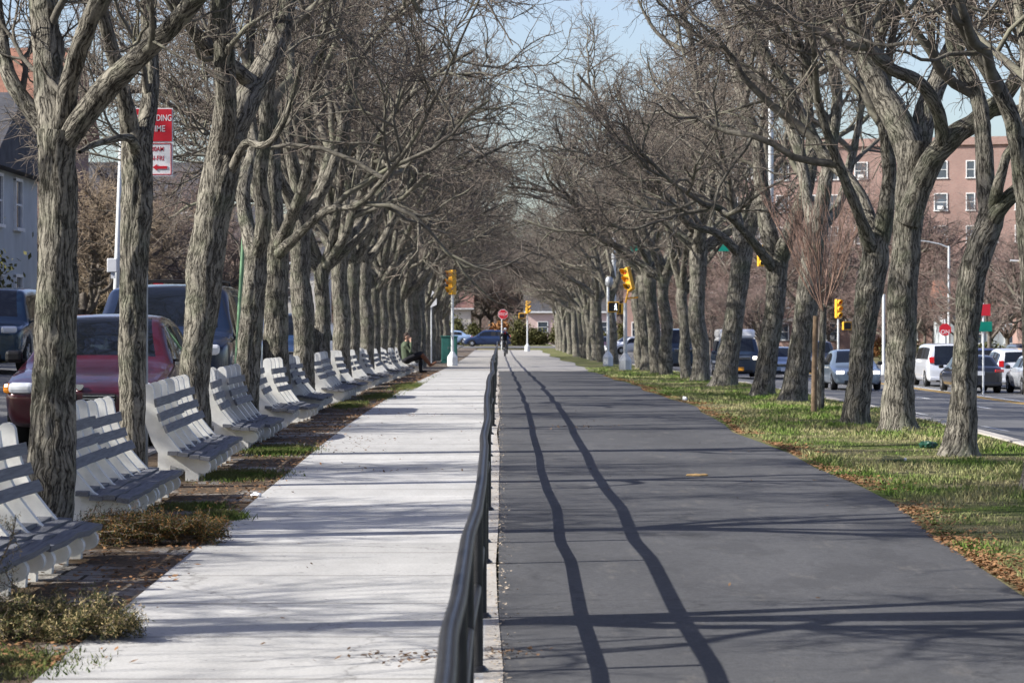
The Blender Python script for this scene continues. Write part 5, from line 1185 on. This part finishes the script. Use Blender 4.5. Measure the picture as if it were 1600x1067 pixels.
# ================================================================ people
SKIN = plain('skin', (.46, .28, .20), .6, .3, var=.06); HAIR = plain('dark_hair', (.04, .025, .018), .7, .3); OLIVE = plain('olive_jacket', (.075, .095, .06), .85, .2, var=.2); BLACKC = plain('black_cloth', (.018, .018, .022), .85, .2, var=.2)
BROWNL = plain('brown_leather', (.13, .055, .03), .6, .3, var=.2); GREYC = plain('grey_cloth', (.12, .12, .125), .85, .2, var=.2); REDC = plain('red_cloth', (.35, .03, .04), .8, .2)
def solid(name, fn, mt, parent, vox=.012):
    m = MB(); fn(m); o = m.build(name, mt, parent); r = o.modifiers.new('r', 'REMESH'); r.mode = 'VOXEL'; r.voxel_size = vox; r.use_smooth_shade = True; s = o.modifiers.new('s', 'SMOOTH'); s.factor = .5; s.iterations = 2
    dg = bpy.context.evaluated_depsgraph_get(); me = bpy.data.meshes.new_from_object(o.evaluated_get(dg)); o.modifiers.clear(); old = o.data; o.data = me; bpy.data.meshes.remove(old); o.data.materials.clear(); o.data.materials.append(mt); return o
def limb(m, pts, rad, n=12):
    m.tube(pts, rad, n, caps=True)
    for p, r in zip(pts, rad): m.ball(p, r * .99, n=10, k=7)
def head(m, c, f):
    """head at c facing direction f (unit, horizontal)"""
    c = Vector(c); f = Vector(f); s = Vector((-f.y, f.x, 0)); m.ball(c, (.078, .078, .105)); m.ball(c + f * .02 - Vector((0, 0, .045)), (.06, .06, .065)); m.ball(c + f * .088 - Vector((0, 0, .012)), (.014, .014, .022)); m.ball(c + f * .072 - Vector((0, 0, .055)), (.02, .02, .012)); m.ball(c + f * .062 + Vector((0, 0, .022)), (.03, .03, .012))
    for k in (-1, 1): m.ball(c + s * k * .078 - Vector((0, 0, .01)), (.014, .018, .03))
def hand(m, w, d, u, curl=.5):
    """palm from wrist w along d, u = palm normal, five separate fingers"""
    w, d, u = Vector(w), Vector(d).normalized(), Vector(u).normalized(); s = d.cross(u).normalized(); limb(m, [w, w + d * .045, w + d * .08], [.024, .03, .028], 8)
    for k, (o, l) in enumerate(((-.030, .062), (-.010, .074), (.010, .070), (.029, .054))):
        a = w + d * .085 + s * o; d1 = (d + u * -curl * .5).normalized(); d2 = (d + u * -curl * 1.6).normalized(); limb(m, [a, a + d1 * l * .5, a + d1 * l * .5 + d2 * l * .5], [.009, .0085, .0075], 6)
    a = w + d * .03 - s * .025; limb(m, [a, a + (d * .6 - s).normalized() * .035, a + (d * .6 - s).normalized() * .035 + d * .03], [.011, .010, .008], 6)
t = thing('person', 'seated person in olive jacket with legs crossed, brown boot out, hand raised to face', 'person', (-2.86, 90, gz(-2.8, 90)))
def body(m):
    limb(m, [(0, 0, .42), (-.03, 0, .62), (-.04, 0, .82)], [.13, .12, .13]); limb(m, [(-.04, 0, .9), (-.02, 0, 1.02)], [.05, .045]); head(m, (0, 0, 1.13), (.95, -.3, 0))
    limb(m, [(-.04, -.17, .86), (.12, -.22, .66), (.12, -.08, .98)], [.048, .038, .028]); hand(m, (.12, -.08, .98), (-.1, .3, 1), (0, -1, .2), .4)
    limb(m, [(-.04, .17, .86), (.05, .24, .62), (.28, .12, .56)], [.048, .038, .028]); hand(m, (.28, .12, .56), (1, -.2, -.1), (0, 0, 1), .6)
    limb(m, [(.03, .09, .40), (.42, .10, .47), (.42, .08, .10)], [.085, .06, .045]); limb(m, [(.03, -.09, .42), (.44, -.04, .60), (.70, -.04, .28)], [.085, .062, .045])
solid('body', body, SKIN, t, .008)
def jacket(m): limb(m, [(0, 0, .42), (-.03, 0, .62), (-.04, 0, .84)], [.155, .15, .155]); limb(m, [(-.04, -.17, .86), (.12, -.22, .66), (.13, -.09, .94)], [.066, .055, .042]); limb(m, [(-.04, .17, .86), (.05, .24, .62), (.26, .13, .565)], [.066, .055, .042]); m.ball((-.04, 0, .84), (.12, .22, .09))
solid('jacket', jacket, OLIVE, t)
def trs(m): limb(m, [(.0, .09, .40), (.42, .10, .47), (.42, .08, .16)], [.10, .078, .062]); limb(m, [(.0, -.09, .42), (.44, -.04, .60), (.52, -.04, .50)], [.10, .08, .07]); m.ball((0, 0, .40), (.16, .18, .12))
solid('trousers', trs, BLACKC, t)
def bt(m): limb(m, [(.47, -.04, .56), (.60, -.04, .41), (.72, -.04, .26)], [.078, .068, .055]); limb(m, [(.72, -.04, .24), (.80, -.04, .27), (.90, -.04, .33)], [.05, .045, .035])
solid('boot', bt, BROWNL, t)
def bt2(m): limb(m, [(.42, .08, .28), (.42, .08, .08)], [.065, .055]); limb(m, [(.42, .08, .05), (.52, .08, .04), (.60, .08, .035)], [.05, .045, .035])
solid('boot', bt2, BLACKC, t)
solid('hair', lambda m: (m.ball((-.02, .01, 1.165), (.088, .088, .095)), m.ball((-.055, .015, 1.10), (.05, .07, .09))), HAIR, t)
# cyclist riding toward the camera
cx_, cy_ = PX(789, 180), 180.0; bt_ = thing('bicycle', 'dark bicycle ridden toward the camera beside the black railing', 'bicycle', (cx_, cy_, gz(cx_, cy_)), R(4))
for yy in (-.52, .52):
    m = MB(); m.tube([(0, yy + .335 * math.cos(a), .345 + .335 * math.sin(a)) for a in np.linspace(0, 2 * PI, 33)], .018, 8, caps=False); o = m.build('wheel', RUBBER, bt_)
    m = MB()
    for k in range(12): a = k * PI / 6; m.tube([(0, yy, .345), (0, yy + .32 * math.cos(a), .345 + .32 * math.sin(a))], .0025, 4)
    m.lathe([(.025, -.04), (.025, .04)], (0, yy, .345), 10, axis='x'); m.build('spokes', CHROME, o)
m = MB(); m.tube([(0, -.40, .88), (0, .0, .30)], .017, 8); m.tube([(0, -.38, .80), (0, .18, .80)], .015, 8); m.tube([(0, .18, .86), (0, .0, .30)], .015, 8); m.tube([(.05, .52, .345), (0, .0, .30)], .01, 6); m.tube([(0, .18, .8), (.05, .52, .345)], .009, 6); m.tube([(.055, -.52, .345), (.05, -.42, .75), (0, -.40, .86)], .011, 6); m.tube([(-.055, -.52, .345), (-.05, -.42, .75), (0, -.40, .86)], .011, 6); m.build('bike_frame', DARK, bt_)
m = MB(); m.tube([(-.29, -.36, 1.02), (-.1, -.42, .99), (.1, -.42, .99), (.29, -.36, 1.02)], .014, 8); m.tube([(0, -.40, .86), (0, -.42, .99)], .014, 8); m.build('handlebar', DARK, bt_)
m = MB(); m.prism([(-.07, .32), (.07, .32), (.02, .05), (-.02, .05)], .88, .92, plane='xy'); m.build('saddle', DARK, bt_)
m = MB(); m.tube([(-.1, 0, .30), (.1, 0, .30)], .012, 6); m.box((.13, -.1, .17), (.09, .09, .02)); m.box((-.13, .1, .43), (.09, .09, .02)); m.tube([(.1, 0, .3), (.1, -.1, .17)], .01, 6); m.tube([(-.1, 0, .3), (-.1, .1, .43)], .01, 6); m.build('pedals', CHROME, bt_)
t = thing('person', 'cyclist in black clothes and pale helmet riding toward the camera', 'person', (cx_, cy_, gz(cx_, cy_)), R(4))
def body2(m):
    limb(m, [(0, .20, .97), (0, .12, 1.15), (0, 0, 1.38)], [.13, .12, .13]); limb(m, [(0, -.04, 1.46), (0, -.08, 1.56)], [.05, .045]); head(m, (0, -.11, 1.66), (0, -1, 0))
    for k in (-1, 1):
        limb(m, [(k * .17, -.01, 1.40), (k * .30, -.16, 1.18), (k * .25, -.34, 1.05)], [.048, .038, .028]); hand(m, (k * .25, -.33, 1.045), (k * .2, -1, -.1), (0, .1, 1), 1.0)
    limb(m, [(.10, .18, .94), (.13, -.20, .68), (.13, -.05, .26)], [.09, .06, .042]); limb(m, [(-.10, .18, .94), (-.13, -.24, .86), (-.13, .12, .50)], [.09, .06, .042])
solid('body', body2, SKIN, t, .008)
def jk(m):
    limb(m, [(0, .20, .98), (0, .12, 1.15), (0, 0, 1.38)], [.155, .15, .155]); m.ball((0, 0, 1.38), (.22, .12, .09))
    for k in (-1, 1): limb(m, [(k * .17, -.01, 1.40), (k * .30, -.16, 1.18), (k * .255, -.31, 1.065)], [.066, .054, .042])
solid('jacket', jk, BLACKC, t)
def tr2(m): limb(m, [(.10, .18, .94), (.13, -.20, .68), (.13, -.05, .28)], [.11, .078, .058]); limb(m, [(-.10, .18, .94), (-.13, -.24, .86), (-.13, .12, .52)], [.11, .078, .058])
solid('trousers', tr2, GREYC, t)
for k, (p0, p1) in ((1, ((.13, -.03, .22), (.13, -.20, .19))), (-1, ((-.13, .14, .48), (-.13, -.02, .455)))): solid('shoe', lambda m: limb(m, [p0, p1], [.048, .038]), DARK, t)
solid('helmet', lambda m: (m.ball((0, -.10, 1.715), (.10, .125, .075)), m.ball((0, -.04, 1.69), (.09, .09, .06))), SIGNWHITE, t); solid('scarf', lambda m: limb(m, [(0, -.06, 1.50), (0, -.13, 1.44)], [.065, .05]), REDC, t)
